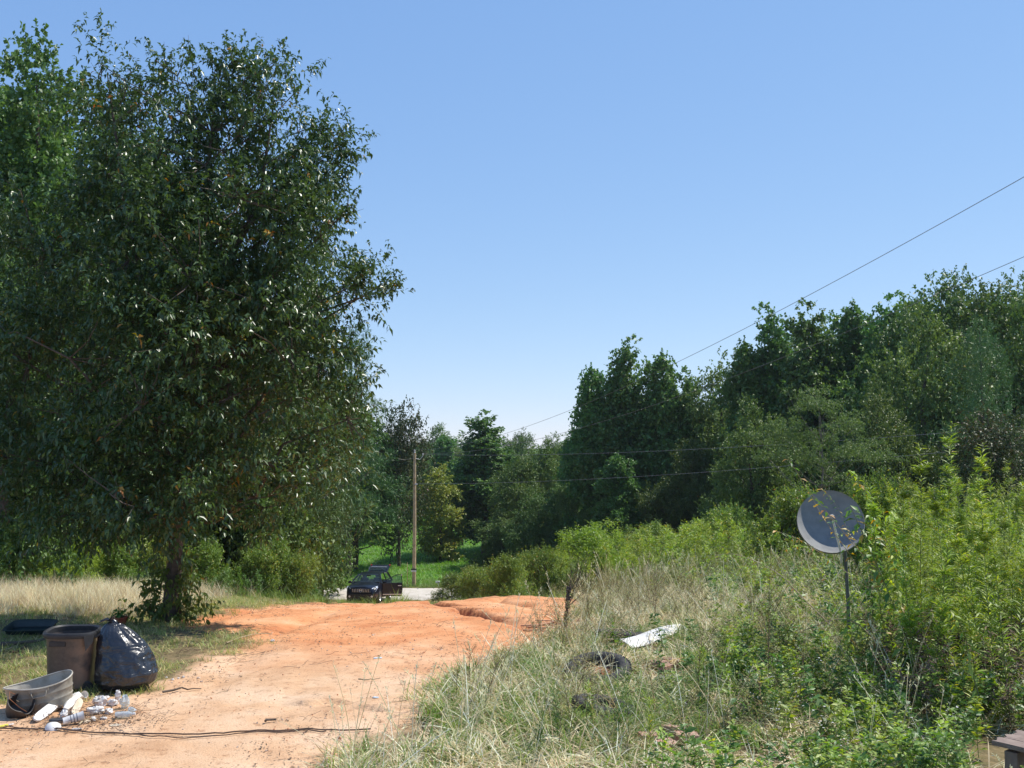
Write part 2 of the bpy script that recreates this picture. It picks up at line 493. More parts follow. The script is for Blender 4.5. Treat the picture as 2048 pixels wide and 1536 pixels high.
# road: a low crowned strip across the foot of the drive
M['road'] = mat_noise('road_surface', (.46, .41, .35), (.58, .53, .46), scale=1.5, rough=.9, bump=.4, bscale=60)
rx = np.arange(-160, 161, 2.0); ry = np.array([61.3, 61.6, 63.6, 65.7, 66.0])
rz = np.array([-.10, .035, .09, .035, -.10])
RX, RY = np.meshgrid(rx, ry)
jit = (fbm(RX * .3, RY, 5, 3) - .5) * .35
RZ = -6.80 + .03 + np.repeat(rz[:, None], len(rx), 1)
ids = np.arange(RX.size).reshape(RX.shape)
rq = np.stack([ids[:-1, :-1].ravel(), ids[:-1, 1:].ravel(), ids[1:, 1:].ravel(), ids[1:, :-1].ravel()], 1)
edge = np.zeros_like(RX); edge[[0, 1, 3, 4]] = 1
road = link('road', mesh_np('road', np.stack([RX.ravel(), (RY + jit * edge).ravel(), RZ.ravel()], 1), rq, mats=[M['road']], smooth=True))
tag(road, kind='structure')

# ------------------------------------------------------------------ leaves and trees
def unit(a):
    return a / (np.linalg.norm(a, axis=-1, keepdims=True) + 1e-9)

def leaf_geo(pos, d, nrm, ln, wd, droop=.25, two=False):
    """leaves as folded blades. two=False: one quad a leaf; True: two quads with a bent midrib."""
    d = unit(d); s = unit(np.cross(d, nrm)); n = np.cross(s, d)
    ln = ln[:, None]; wd = wd[:, None]
    tip = pos + d * ln - np.array([0, 0, 1.]) * ln * droop
    mid = pos + d * ln * .48
    l = mid + s * wd * .5 + n * wd * .18
    r = mid - s * wd * .5 + n * wd * .18
    k = len(pos)
    if not two:
        v = np.stack([pos, l, tip, r], 1).reshape(-1, 3)
        q = np.arange(k * 4).reshape(k, 4)
        return v, q, 1
    v = np.stack([pos, l, tip, r, mid], 1).reshape(-1, 3)
    b = np.arange(k)[:, None] * 5
    q = np.concatenate([b + np.array([[0, 1, 2, 4]]), b + np.array([[0, 4, 2, 3]])], 1).reshape(-1, 4)
    return v, q, 2

def shoots(rng, c, d, slen, K, ln, wd, hang=.35, spread=.9, droop=.3, two=False, up=.5, sag=.25):
    """leafy shoots: c start, d direction, K leaves along each"""
    N_ = len(c)
    d = unit(d)
    t = (np.arange(K) + .6) / K
    sl = slen * rng.uniform(.6, 1.3, (N_, 1))
    P = c[:, None, :] + d[:, None, :] * (sl * t)[..., None]
    P[..., 2] -= sag * sl * t ** 2
    P = P.reshape(-1, 3) + rng.normal(0, .012, (N_ * K, 3)) * slen * 2
    D = np.repeat(d, K, 0)
    rnd = unit(rng.normal(0, 1, (N_ * K, 3)))
    ld = unit(D * .5 + rnd * spread - np.array([0, 0, 1.]) * hang)
    nr = unit(rng.normal(0, .55, (N_ * K, 3)) + np.array([0, 0, up]) + D * .2)
    L_ = ln * rng.uniform(.65, 1.2, N_ * K)
    W_ = wd * rng.uniform(.7, 1.2, N_ * K)
    return leaf_geo(P, ld, nr, L_, W_, droop, two)

def lobe_points(rng, lobes, n, shell=.45):
    lobes = np.array(lobes, float)
    vol = lobes[:, 3] * lobes[:, 4] * lobes[:, 5]
    pr = vol ** .72; pr /= pr.sum()
    k = rng.choice(len(lobes), n, p=pr)
    u = unit(rng.normal(0, 1, (n, 3)))
    r = rng.uniform(0, 1, (n, 1)) ** shell
    # lumpy edge
    lump = .82 + .36 * np.abs(np.sin(u[:, :1] * 5 + k[:, None]) * np.cos(u[:, 2:] * 6 + k[:, None] * 1.7))
    return lobes[k, :3] + u * r * lobes[k, 3:] * lump, u

def limb_mesh(rng, base, trunk_pts, trunk_r, ends, mb_sides=6, r_end=.012, thick=.35, imin=1):
    """trunk and limbs as one MB; returns it and sample points of the limbs"""
    mb = MB()
    mb.tube(trunk_pts, trunk_r, max(mb_sides, 8))
    samples = []
    tp = [Vector(p) for p in trunk_pts]
    for e in ends:
        e = Vector(e)
        # leave the trunk below the end point
        best = None
        for i in range(imin, len(tp) - 1):
            for f in (0, .5):
                p = tp[i].lerp(tp[i + 1], f)
                rr = trunk_r[i] * (1 - f) + trunk_r[i + 1] * f
                hd = (Vector((e.x, e.y, 0)) - Vector((p.x, p.y, 0))).length
                want = e.z - hd * .55 - .2
                c = abs(p.z - want) + (0 if p.z > tp[1].z * .8 else 2)
                if best is None or c < best[0]: best = (c, p, rr)
        p, rr = best[1], best[2]
        m1 = p.lerp(e, .35) + Vector((rng.normal(0, .08), rng.normal(0, .08), -.06)) * (e - p).length
        m2 = p.lerp(e, .7) + Vector((rng.normal(0, .07), rng.normal(0, .07), .03)) * (e - p).length
        r0 = max(rr * thick, r_end * 2)
        mb.tube([p, m1, m2, e], [r0, r0 * .7, r0 * .42, r_end], mb_sides, cap=False)
        samples += [m1, p.lerp(m1, .5), m2, m1.lerp(m2, .5), e, m2.lerp(e, .5)]
    return mb, samples

def make_tree(rng, lobes, trunk_pts, trunk_r, n_sh, K, ln, wd, leafmat, barkmat, slen=.5, hang=.3, droop=.25, shell=.45,
              up=.5, outd=.6, upd=.35, n_limb=16, spread=.9, flat=1.0, sag=.2, ylw=0.0, name='tree', two=False, cl=0, clr=.5, group_crown='crown'):
    t = empty(name)
    if cl:      # leaf clumps: shoots gather round sub-centres, so that gaps and light and dark clumps show
        c0, u0 = lobe_points(rng, lobes, cl, shell)
        k = rng.integers(0, cl, n_sh)
        off = unit(rng.normal(0, 1, (n_sh, 3))) * (rng.uniform(0, 1, (n_sh, 1)) ** .5) * clr
        off[:, 2] *= flat
        c = c0[k] + off
        u = unit(u0[k] * .6 + off / clr)
        tk = rng.normal(0, .12, cl)[k]
    else:
        c, u = lobe_points(rng, lobes, n_sh, shell)
        tk = np.zeros(n_sh); c0 = c
    d = u * outd + rng.normal(0, .45, (n_sh, 3)) + np.array([0, 0, upd])
    d[:, 2] *= flat
    v, q, per = shoots(rng, c, d, slen, K, ln, wd, hang, spread, droop, two, up, sag)
    tint = np.clip(rng.beta(2.2, 3.0, n_sh * K) * .92 + np.repeat(tk, K), 0, .93)
    y = rng.random(n_sh * K) < ylw
    tint = np.where(y, rng.uniform(.95, 1, n_sh * K), tint)
    crown = link(group_crown, mesh_np(group_crown, v, q, mats=[leafmat], tint=np.repeat(tint, per)), t)
    ends = [c0[i] for i in rng.choice(len(c0), n_limb, replace=False)]
    mb, smp = limb_mesh(rng, None, trunk_pts, trunk_r, ends)
    mb.build('trunk', barkmat, t, smooth=True)
    return t, c, d, smp

def proto_tree(kind, seed):
    """a tree 10 m high on its own origin, out of which the woods are planted"""
    rng = np.random.default_rng(seed)
    H = 10.0
    tp = lambda top, w=.25: [(0, 0, -.6), (rng.normal(0, .05), rng.normal(0, .05), 1.2), (rng.normal(0, w), rng.normal(0, w), H * .35), (rng.normal(0, w), rng.normal(0, w), H * .62), (rng.normal(0, w), rng.normal(0, w), top)]
    if kind == 'oak':
        lob = [(0, 0, 5.4, 2.6, 2.6, 3.2)]
        for i in range(13):
            a = rng.uniform(0, 6.28); z = rng.uniform(1.6, 8.6); rr = 2.9 * math.sin(math.pi * min(.93, max(.12, (z + .6) / 10.4)))
            lob.append((rr * math.cos(a), rr * math.sin(a), z, rng.uniform(.9, 1.5), rng.uniform(.9, 1.5), rng.uniform(.8, 1.2)))
        for i in range(7):
            a = i * .9 + rng.uniform(-.2, .2); lob.append((2.0 * math.cos(a), 2.0 * math.sin(a), rng.uniform(.7, 1.7), 1.1, 1.1, .8))
        lob.append((rng.normal(0, .4), rng.normal(0, .4), 8.9, 1.0, 1.0, .95))
        return make_tree(rng, lob, tp(8.4), [.24, .19, .15, .10, .03], 5600, 9, .15, .092, M['leaf_oak'], M['bark'], slen=.45, cl=300, clr=.62, shell=.38, name='broadleaf_tree', ylw=.006)[0]
    if kind == 'gum':
        lob = [(0, 0, 3.6, 1.25, 1.25, 3.0), (0, 0, 6.6, .9, .9, 1.8)]
        for i in range(4):
            a = 1.57 * i + rng.uniform(-.5, .5); rr = rng.uniform(.35, .95); top = rng.uniform(7.4, 9.3)
            for k in range(4):
                z = top - .55 - k * 1.15
                q = .38 + .13 * k
                lob.append((rr * (1 + .12 * k) * math.cos(a) + rng.normal(0, .12), rr * (1 + .12 * k) * math.sin(a) + rng.normal(0, .12), z, q, q, .62))
        for i in range(12):
            a = rng.uniform(0, 6.28); z = rng.uniform(.8, 5.0)
            lob.append((1.25 * math.cos(a), 1.25 * math.sin(a), z, .65, .65, .6))
        lob += [(rng.normal(0, .1), rng.normal(0, .1), z, q, q, .6) for z, q in ((9.3, .34), (8.6, .5), (7.9, .62), (7.1, .8))]
        return make_tree(rng, lob, tp(9.0, .1), [.15, .12, .10, .07, .02], 4800 if seed < 14 else 6500, 9, .135 if seed < 14 else .10, .112 if seed < 14 else .085, M['leaf_gum'], M['bark'], slen=.28 if seed < 14 else .2, cl=300 if seed < 14 else 420, clr=.34, shell=.5, name='sweetgum_tree', upd=.2, hang=.0, spread=1.2, droop=.12, up=.35)[0]
    if kind == 'pine':
        lob = []
        for i in range(34):
            z = 2.0 + 7.6 * (i / 33.0); a = i * 2.4 + rng.uniform(-.3, .3); rr = (9.9 - z) * .38 + .5
            rr *= rng.uniform(.7, 1.25)
            lob.append((rr * .6 * math.cos(a), rr * .6 * math.sin(a), z, .55 + rr * .22, .55 + rr * .22, .28))
        return make_tree(rng, lob, tp(9.6, .08), [.2, .17, .13, .08, .02], 1700, 14, .26, .028, M['leaf_pine'], M['bark'], slen=.4, cl=230, clr=.42, shell=.5, name='pine_tree', upd=.5, hang=-.1, droop=.1, n_limb=30, spread=1.1)[0]
    if kind == 'young':
        lob = [(0, 0, 5.2, 1.9, 1.9, 3.6)]
        for i in range(12):
            a = rng.uniform(0, 6.28); z = rng.uniform(1.3, 8.4); rr = 2.0 * math.sin(math.pi * min(.9, (z + 1.0) / 10.5))
            lob.append((rr * math.cos(a), rr * math.sin(a), z, .9, .9, 1.0))
        for i in range(7): lob.append((1.3 * math.cos(i * .9), 1.3 * math.sin(i * .9), rng.uniform(.8, 2.2), .8, .8, .7))
        lob.append((.2, 0, 8.8, .9, .9, 1.0))
        return make_tree(rng, lob, tp(8.8, .15), [.14, .11, .09, .06, .02], 2900, 8, .19, .13, M['leaf_yellow'], M['bark'], slen=.45, cl=220, clr=.5, shell=.4, name='turning_tree')[0]
    if kind == 'bronze':
        lob = [(0, 0, 5.0, 2.8, 2.8, 4.0), (1.5, 0, 7, 1.6, 1.6, 1.8), (-1.6, .5, 6.6, 1.5, 1.5, 1.6), (0, -1.5, 3.5, 1.8, 1.6, 2.2)]
        return make_tree(rng, lob, tp(8.6), [.16, .12, .10, .06, .02], 2100, 8, .18, .10, M['leaf_brown'], M['bark'], slen=.5, cl=260, clr=.6, shell=.4, name='bronzed_tree')[0]
    if kind == 'locust':
        lob = []
        for i in range(22):
            a = i * 2.4; rr = 3.9 * math.sqrt((i + .5) / 22); z = 9.0 - (rr / 3.9) ** 2 * 3.6 + rng.uniform(-.9, .6)
            lob.append((rr * math.cos(a), rr * math.sin(a), z, 1.15, 1.15, .32))
            if i % 3 == 0: lob.append((rr * .8 * math.cos(a + .5), rr * .8 * math.sin(a + .5), z - 1.8, 1.0, 1.0, .3))
        return make_tree(rng, lob, [(0, 0, -.6), (.15, 0, 1.5), (-.1, .1, 3.2), (.2, 0, 5.2), (0, 0, 8)], [.11, .09, .08, .06, .02], 2300, 11, .115, .055, M['leaf_fine'], M['bark_pale'], slen=.42, cl=330, clr=.55, flat=.35, shell=.55, name='feathery_tree', upd=.05, hang=.1, n_limb=30, spread=1.0)[0]
    if kind == 'shrub':      # 2 m high
        lob = []
        for i in range(11):
            a = rng.uniform(0, 6.28); rr = rng.uniform(.0, .85); z = rng.uniform(.35, 1.55) - rr * .35
            lob.append((rr * math.cos(a), rr * math.sin(a), max(z, .3), .45, .45, .42))
        return make_tree(rng, lob, [(0, 0, -.2), (.03, 0, .3), (0, .05, .8), (.05, 0, 1.2), (0, 0, 1.6)], [.03, .025, .02, .015, .006], 1500, 8, .075, .036, M['leaf_bush'], M['bark'], slen=.26, cl=130, clr=.22, shell=.5, name='shrub', upd=.7, hang=.1, ylw=.02, n_limb=22)[0]
    if kind == 'shrubfine':
        lob = []
        for i in range(13):
            a = rng.uniform(0, 6.28); rr = rng.uniform(.1, 1.0); z = rng.uniform(.4, 1.5) - rr * .3
            lob.append((rr * math.cos(a), rr * math.sin(a), max(z, .3), .5, .5, .4))
        return make_tree(rng, lob, [(0, 0, -.2), (.03, 0, .3), (0, .05, .8), (.05, 0, 1.2), (0, 0, 1.6)], [.03, .025, .02, .015, .006], 1900, 9, .085, .024, M['weed_green'], M['stem_green'], slen=.30, cl=110, clr=.20, shell=.5, name='shrub', upd=1.3, hang=-.1, spread=.8, n_limb=22)[0]

PROTO = {}
for k, s in (('oak', 1), ('oak2', 2), ('oak3', 12), ('gum', 3), ('gum2', 4), ('gum3', 14), ('pine', 5), ('young', 6), ('bronze', 7), ('locust', 8), ('shrub', 9), ('shrub2', 10), ('shrubfine', 11), ('shrubfine2', 13)):
    PROTO[k] = proto_tree(k.rstrip('23'), s)
USED = set()
rnd = random.Random(5)

def plant(kind, px, top_py, D, width, label, cat='tree', group=None, pz=10.0, pw=7.0, base_dz=0.0, rot=None, name=None):
    """a tree whose foot stands D metres off under pixel column px and whose top reaches row top_py"""
    g = gpt(px, D, base_dz)
    top = at(px, top_py, D).z
    if kind.startswith('shrub'): pz, pw = 2.0, 2.4
    if kind.startswith('gum'): pw = 3.5
    if kind == 'young': pw = 5.4
    if kind == 'locust': pw = 9.4
    h = max(top - g.z, .4)
    w = width / F_PX * D
    if not kind.startswith('shrub'): w = max(w, pw * h / pz * (.86 if kind.startswith('gum') else .78 if kind.startswith('oak') else .7))
    t = PROTO[kind]
    if kind in USED: t = copy_tree(t)
    USED.add(kind)
    t.location = g
    t.scale = (w / pw, w / pw, h / pz)
    t.rotation_euler = (0, 0, rnd.uniform(0, 6.28) if rot is None else rot)
    tag(t, label, cat, group)
    if name: t.name = name
    return t

# ---- right-hand woods, from the meadow to the frame's edge
GR = 'trees of the woods beyond the weeds'
plant('young', 882, 928, 82, 118, 'young yellow-green tree standing alone in the meadow behind the utility pole', group=None)
plant('young', 800, 884, 118, 120, 'yellowish tree top showing left of the utility pole head')
plant('gum', 968, 818, 86, 165, 'dark pointed sweetgum standing alone right of the yellow-green meadow tree', rot=1.2)
plant('oak', 885, 850, 150, 120, 'hazy distant rounded tree in the gap above the yellow-green meadow tree')
plant('gum2', 888, 866, 118, 80, 'narrow dark tree rising directly behind the yellow-green meadow tree')
plant('oak2', 1037, 860, 140, 70, 'small round far tree top between the pointed sweetgum and the woods')
plant('oak3', 1040, 905, 78, 130, 'bushy grey-green tree right of the pointed sweetgum')
plant('oak', 1105, 872, 84, 90, 'low tree with a ragged top left of the pale green tree')
plant('gum', 1152, 842, 76, 110, 'pale green young tree at the left foot of the tall sweetgums')
plant('gum2', 1186, 722, 68, 125, 'leftmost of the tall sweetgums, loose crown leaning out over the gap', rot=.4)
plant('gum', 1246, 668, 67, 165, 'tallest sweetgum spire of the woods edge, broad top with two heads', rot=2.2)
plant('gum2', 1322, 694, 66, 115, 'sweetgum spire just right of the tallest one', rot=3.1)
plant('gum', 1376, 728, 65, 130, 'lower sweetgum right of the twin spires, under the rising wire', rot=4.4)
plant('oak2', 1450, 712, 64, 150, 'rounded grey-green tree between the sweetgum spires and the big woods')
plant('gum2', 1496, 668, 60, 105, 'thin dark spire at the left shoulder of the big woods', rot=.9)
plant('gum', 1549, 600, 60, 120, 'forked dark spire left of the broad sweetgum, the wire passing behind', rot=5.2)
plant('gum', 1625, 597, 57, 190, 'broad light green sweetgum where the wire meets the tree tops', rot=.3)
plant('gum2', 1712, 592, 58, 130, 'two-headed sweetgum right of the broad one', rot=1.9)
plant('gum', 1775, 578, 56, 150, 'sweetgum with a reddish tinge left of the small round tree top', rot=2.9)
plant('oak2', 1833, 567, 54, 75, 'small round tree top standing above the woods outline')
plant('oak', 1905, 556, 52, 150, 'broad dark oak under the upper end of the lower wire', rot=.5)
plant('oak3', 1990, 548, 50, 160, 'tall dark oak near the right edge of the woods')
plant('oak2', 2075, 556, 47, 170, 'dark oak cut by the right edge of the photograph')
plant('oak', 1850, 628, 46, 250, 'wide grey-green oak in front of the tallest right-hand trees', rot=3.0)
plant('pine', 1965, 640, 40, 150, 'dense dark pine among the oaks at the right')
plant('locust', 1640, 756, 36, 300, 'feathery spreading tree with bare grey stems in front of the woods', rot=.8)
plant('bronze', 1985, 790, 29, 260, 'bronze-leaved tree at the right edge behind the tall goldenrod')
plant('oak3', 1380, 868, 60, 170, 'round light-flecked tree low in front of the sweetgums')
plant('oak', 1500, 800, 50, 190, 'dark leafy tree left of the feathery spreading tree')
plant('oak2', 1760, 770, 42, 170, 'dark tree in the shade right behind the feathery tree')
plant('gum2', 1240, 900, 62, 120, 'low leafy tree in the shade under the tallest sweetgum')
plant('oak3', 1130, 960, 70, 110, 'low dark tree at the wood edge below the pale green tree')
plant('oak', 1030, 1000, 80, 100, 'low dark tree at the foot of the bushy grey-green tree')
rr = random.Random(21)
for i in range(22):
    px = 1060 + i * 52 + rr.uniform(-18, 18)
    top = np.interp(px, [1060, 1160, 1250, 1400, 1500, 1600, 1800, 2048, 2300], [905, 850, 745, 765, 720, 640, 610, 580, 570]) + rr.uniform(0, 40)
    plant(rr.choice(['oak', 'oak2', 'oak3']), px, top, 92 - (px - 1060) * .02 + rr.uniform(-5, 8), rr.uniform(120, 170), 'dark tree deep in the right-hand woods behind the front row', group='trees deep in the right-hand woods')
for i in range(12):
    px = 1000 + i * 95 + rr.uniform(-18, 18)
    D = np.interp(px, [1000, 1500, 2048], [74, 55, 40])
    top = np.interp(px, [1000, 1500, 2048], [1010, 900, 850]) + rr.uniform(-20, 20)
    plant(rr.choice(['oak', 'oak2', 'oak3']), px, top, D + rr.uniform(-2, 2), rr.uniform(110, 160), 'shaded low tree filling the foot of the right-hand woods', group='low trees at the foot of the right-hand woods')

# ---- left-hand woods
plant('gum3', 60, 48, 25, 300, 'tall light green tree at the left edge standing higher than the big tree', rot=.5)
plant('gum3', -70, 90, 26, 240, 'tall tree cut by the left edge of the photograph')
plant('gum3', 20, 78, 27.5, 250, 'light green tree just behind the tall one at the left edge', rot=2.0)
plant('gum3', 118, 138, 27, 190, 'lower light green tree between the tall left-edge tree and the big tree', rot=3.7)
plant('oak', 150, 170, 30, 300, 'dark oak filling the gap left of the big tree crown')
plant('oak2', 20, 480, 22, 260, 'lower olive tree under the tall light green one at the left edge')
plant('oak3', 300, 330, 32, 330, 'dark tree hidden behind the upper crown of the big tree')
plant('oak', 480, 420, 34, 340, 'dark tree behind the right half of the big tree')
plant('pine', 590, 425, 38, 400, 'wispy pine whose boughs stick out right of the big tree', rot=1.0)
plant('pine', 700, 655, 72, 230, 'lower wispy pine reaching out towards the sky above the pole', rot=2.0)
plant('oak2', 520, 560, 41, 260, 'oak showing between the big tree and the wispy pine')
plant('gum2', 712, 800, 76, 170, 'light green leafy tree below the wispy pines')
plant('bronze', 800, 776, 78, 120, 'brownish oak topping the left woods next to the open sky')
plant('oak', 752, 850, 96, 150, 'mid green tree left of the pole in front of the brownish oak')
plant('oak3', 765, 945, 108, 120, 'dark tree on the far side of the meadow casting shade on it')
plant('oak2', 545, 930, 50, 210, 'grey-green tree at the left side of the meadow with a bare leaning trunk')
plant('oak', 560, 820, 44, 240, 'dark tree low behind the big tree trunk')
plant('oak3', 60, 860, 27, 330, 'shaded tree at the left edge above the hedge')
plant('oak2', 230, 880, 30, 260, 'shaded tree behind the trunk of the big tree, left side')
plant('oak', 430, 890, 33, 260, 'shaded tree behind the trunk of the big tree, right side')
for i in range(9):
    px = -60 + i * 82 + rr.uniform(-20, 20)
    plant(rr.choice(['oak', 'oak2', 'oak3']), px, rr.uniform(560, 700) + max(0, px - 450) * .9, 42 + i * 2.5 + rr.uniform(-2, 3), rr.uniform(200, 260), 'dark tree deep in the left-hand woods behind the hedge', group='trees deep in the left-hand woods')
for i in range(14):
    px = 690 + i * 34 + rr.uniform(-8, 8)
    plant(rr.choice(['oak', 'oak2', 'oak3']), px, rr.uniform(868, 900), 118 + rr.uniform(-4, 24), rr.uniform(90, 120), 'tree in the far row closing off the meadow', group='trees closing off the meadow')

# ---- shrubs along the left hedge and on the right-hand shoulder
hedge = [(-10, 1070, 23.5, 150, 'shrub', 'dark green hedge shrub at the left edge of the photograph'),
         (75, 1085, 24, 130, 'shrubfine2', 'feathery hedge shrub above the dry grass, second from the left edge'),
         (160, 1075, 24.5, 140, 'shrubfine', 'feathery green shrub left of the big tree trunk'),
         (250, 1055, 25, 120, 'shrub2', 'yellowing shrub just left of the big tree trunk'),
         (330, 1050, 26, 120, 'shrub', 'shrub directly behind the big tree trunk'),
         (420, 1065, 26, 120, 'shrub2', 'shrub just right of the big tree trunk'),
         (500, 1075, 26.5, 115, 'shrub', 'mid green hedge shrub between the tree trunk and the hedge end'),
         (560, 1060, 27, 110, 'shrub2', 'yellow-green hedge shrub second from the road end'),
         (600, 1085, 27.5, 85, 'shrub', 'yellow-green shrub at the road end of the hedge'),
         (585, 1085, 36, 110, 'shrub2', 'shrub at the hedge end nearest the car')]
for px, top, D, w, k, lb in hedge:
    plant(k, px, top, D, w, lb, 'shrub', 'hedge shrubs left of the drive')
rsh = [(905, 1138, 57.5, 90, 'shrub2', 'small bush hiding the right end of the road'), (945, 1120, 55, 100, 'shrub', 'bush behind the small one at the right end of the road'),
       (968, 1118, 36, 90, 'shrub', 'reddish-tinged bush at the left end of the weedy bank'),
       (1020, 1095, 31, 110, 'shrub2', 'bush of yellow-green leaves above the gully'),
       (1090, 1075, 34, 110, 'shrub', 'leafy bush left of the bright yellow-green mound'),
       (1195, 1032, 33, 190, 'shrubfine2', 'bright yellow-green mounded bush in the middle of the weedy bank'),
       (1300, 1035, 36, 140, 'shrub2', 'leafy bush right of the bright mounded bush'),
       (1400, 1020, 38, 150, 'shrub', 'tall leafy bush before the dark of the woods'),
       (1560, 938, 27, 190, 'shrub', 'green leafy bush left of the satellite dish'),
       (1480, 985, 34, 140, 'shrub', 'leafy bush at the foot of the woods left of the dish'),
       (1755, 920, 19, 150, 'shrub2', 'yellow-green bush behind the satellite dish, right side'),
       (1650, 960, 26, 150, 'shrub', 'bush just behind the satellite dish'),
       (1880, 1000, 17, 200, 'shrub', 'leafy bush behind the tall goldenrod'),
       (2010, 985, 16, 200, 'shrub2', 'leafy bush at the right edge behind the goldenrod')]
for px, top, D, w, k, lb in rsh:
    plant(k, px, top, D, w, lb, 'shrub', 'bushes on the weedy bank')

# ------------------------------------------------------------------ the big tree
def big_tree():
    rng = np.random.default_rng(77)
    D0 = 14.3
    base = gp(341, 1246)
    D0 = base.y
    mpp = D0 / F_PX
    def loc(px, py, dd): return at(px, py, D0 + dd) - base
    spec = [(230, 260, 100, 170, .5), (335, 250, 95, 150, -.4), (455, 250, 100, 150, .3), (540, 270, 95, 150, -.3), (585, 400, 105, 160, .4),
            (300, 450, 190, 180, .9), (300, 450, 190, 180, -.9), (480, 490, 170, 190, .8), (480, 490, 170, 190, -.8), (150, 470, 130, 180, .2),
            (610, 620, 120, 140, .2), (410, 700, 210, 190, -1.1), (410, 700, 200, 190, 1.1), (200, 700, 190, 180, -.9), (200, 700, 180, 180, 1.0), (60, 720, 150, 190, .0),
            (645, 800, 115, 150, .4), (500, 880, 160, 120, -1.0), (300, 890, 190, 100, -1.2), (130, 930, 160, 110, -.4), (650, 930, 95, 75, -.1), (-40, 900, 130, 150, 0),
            (150, 1020, 90, 50, -1.0), (560, 1000, 90, 50, -.6), (690, 590, 60, 42, 0), (680, 740, 60, 60, .2), (655, 300, 38, 50, 0), (640, 410, 52, 60, .2), (670, 960, 40, 40, 0),
            (340, 970, 130, 75, -1.7), (430, 1000, 90, 50, -1.5), (250, 1010, 90, 55, -1.5), (390, 350, 90, 120, 0), (470, 170, 70, 60, .2), (250, 170, 60, 60, .2), (310, 190, 60, 80, .2), (530, 160, 60, 60, 0), (60, 560, 120, 120, .6), (560, 720, 120, 120, -.6)]
    lob = []
    for px, py, ax, ay, dd in spec:
        c = loc(px, py, dd)
        lob.append((c.x, c.y, c.z, ax * mpp, max(ax * mpp * .9, .5), ay * mpp))
    spires = [(205, 130, 12, 75), (228, 160, 16, 50), (310, 120, 14, 65), (345, 150, 14, 50), (392, 160, 12, 50), (430, 130, 16, 55), (465, 120, 18, 45), (548, 130, 14, 50), (520, 150, 20, 50), (590, 185, 20, 45), (635, 250, 14, 40), (700, 300, 14, 22), (690, 360, 18, 26), (695, 420, 12, 20), (755, 575, 34, 14), (730, 560, 25, 20), (660, 255, 12, 30), (785, 572, 10, 10)]
    for px, py, ax, ay in spires:
        c = loc(px, py, rng.uniform(-.3, .3))
        lob.append((c.x, c.y, c.z, ax * mpp, ax * mpp, ay * mpp))
    t = empty('broadleaf_tree', base)
    tag(t, 'big dark glossy-leaved tree left of the drive with vines up its trunk', 'tree')
    n_sh, K = 12500, 11
    cl = 640
    c0, u0 = lobe_points(rng, lob, cl, .42)
    k = rng.integers(0, cl, n_sh)
    off = unit(rng.normal(0, 1, (n_sh, 3))) * rng.uniform(0, 1, (n_sh, 1)) ** .5 * .42
    c = c0[k] + off
    # thin spires need shoots of their own
    sp, su = [], []
    for px, py, ax, ay in spires:
        m = 9
        cc = loc(px, py + ay * .6, 0)
        for j in range(m):
            p = np.array(cc) + np.array([rng.normal(0, ax * mpp * .55), rng.normal(0, ax * mpp * .6), rng.uniform(-1.1, .9) * ay * mpp])
            sp.append(p); su.append([rng.normal(0, .2), rng.normal(0, .2), 1])
    c = np.concatenate([c, np.array(sp)])
    n_all = len(c)
    cen = np.array([-4.8, D0, 4.5]) - np.array(base)
    u = np.concatenate([unit(u0[k] * .5 + off / .42 * .5), np.array(su)])
    d = u * .7 + rng.normal(0, .35, (n_all, 3)) + np.array([0, 0, .35])
    v, q, per = shoots(rng, c, d, 0.30, K, .094, .039, hang=.38, spread=.8, droop=.25, two=True, up=.9, sag=.2)
    tint = rng.beta(2.2, 2.6, n_all * K) * .93
    # yellowed leaves come in bunches
    yb = rng.random(n_all) < .008
    ysel = (np.repeat(yb, K) & (rng.random(n_all * K) < .5)) | (rng.random(n_all * K) < .003)
    tint = np.where(ysel, rng.uniform(.955, 1, n_all * K), tint)
    fol = link('foliage', mesh_np('foliage', v, q, mats=[M['leaf_main']], tint=np.repeat(tint, per)), t)
    fol['kind'] = 'stuff'
    # trunk with a leaning leader and forks
    def tl(px, py, dd=0): return tuple(loc(px, py, dd))
    tr = [tl(341, 1262), tl(341, 1246), tl(344, 1200), tl(350, 1120), tl(354, 1040), tl(362, 940), tl(372, 820), tl(384, 690), tl(396, 560), tl(410, 430), tl(418, 320), tl(428, 220)]
    rad = [.24, .17, .135, .115, .105, .10, .095, .085, .07, .055, .035, .015]
    ends = [c0[i] for i in rng.choice(cl, 60, replace=False)]
    ends += [np.array(loc(px, py, 0)) for px, py, ax, ay in spires]
    mb, smp = limb_mesh(rng, None, tr, rad, ends, 6, .008, .42, 4)
    # forked leader up the left, as in the photograph
    mb.tube([tl(370, 850), tl(330, 700), tl(270, 520), tl(240, 330), tl(215, 150)], [.07, .055, .045, .03, .008], 7)
    mb.tube([tl(384, 690), tl(440, 560), tl(520, 400), tl(548, 200)], [.06, .05, .035, .01], 7)
    mb.tube([tl(362, 930), tl(430, 900, -.4), tl(540, 930, -.5), tl(640, 960, -.2)], [.04, .03, .02, .008], 6)
    mb.tube([tl(360, 960), tl(280, 930, -.6), tl(180, 960, -.9), tl(120, 1000, -.8)], [.04, .03, .02, .008], 6)
    mb.build('trunk', M['bark'], t, smooth=True)
    S = np.array([tuple(s) for s in smp])
    tw = MB()
    for i in rng.choice(n_all, 900, replace=False):
        j = np.argmin(((S - c[i]) ** 2).sum(1))
        if np.linalg.norm(S[j] - c[i]) > 1.6: continue
        m = (S[j] + c[i]) / 2 + rng.normal(0, .05, 3)
        tw.tube([S[j], m, c[i], c[i] + unit(d[i]) * .3], [.011, .008, .005, .002], 3, cap=False)
    o = tw.build('twigs', M['bark'], t); o['kind'] = 'stuff'
    # leaves near the eye, one by one
    lm = []
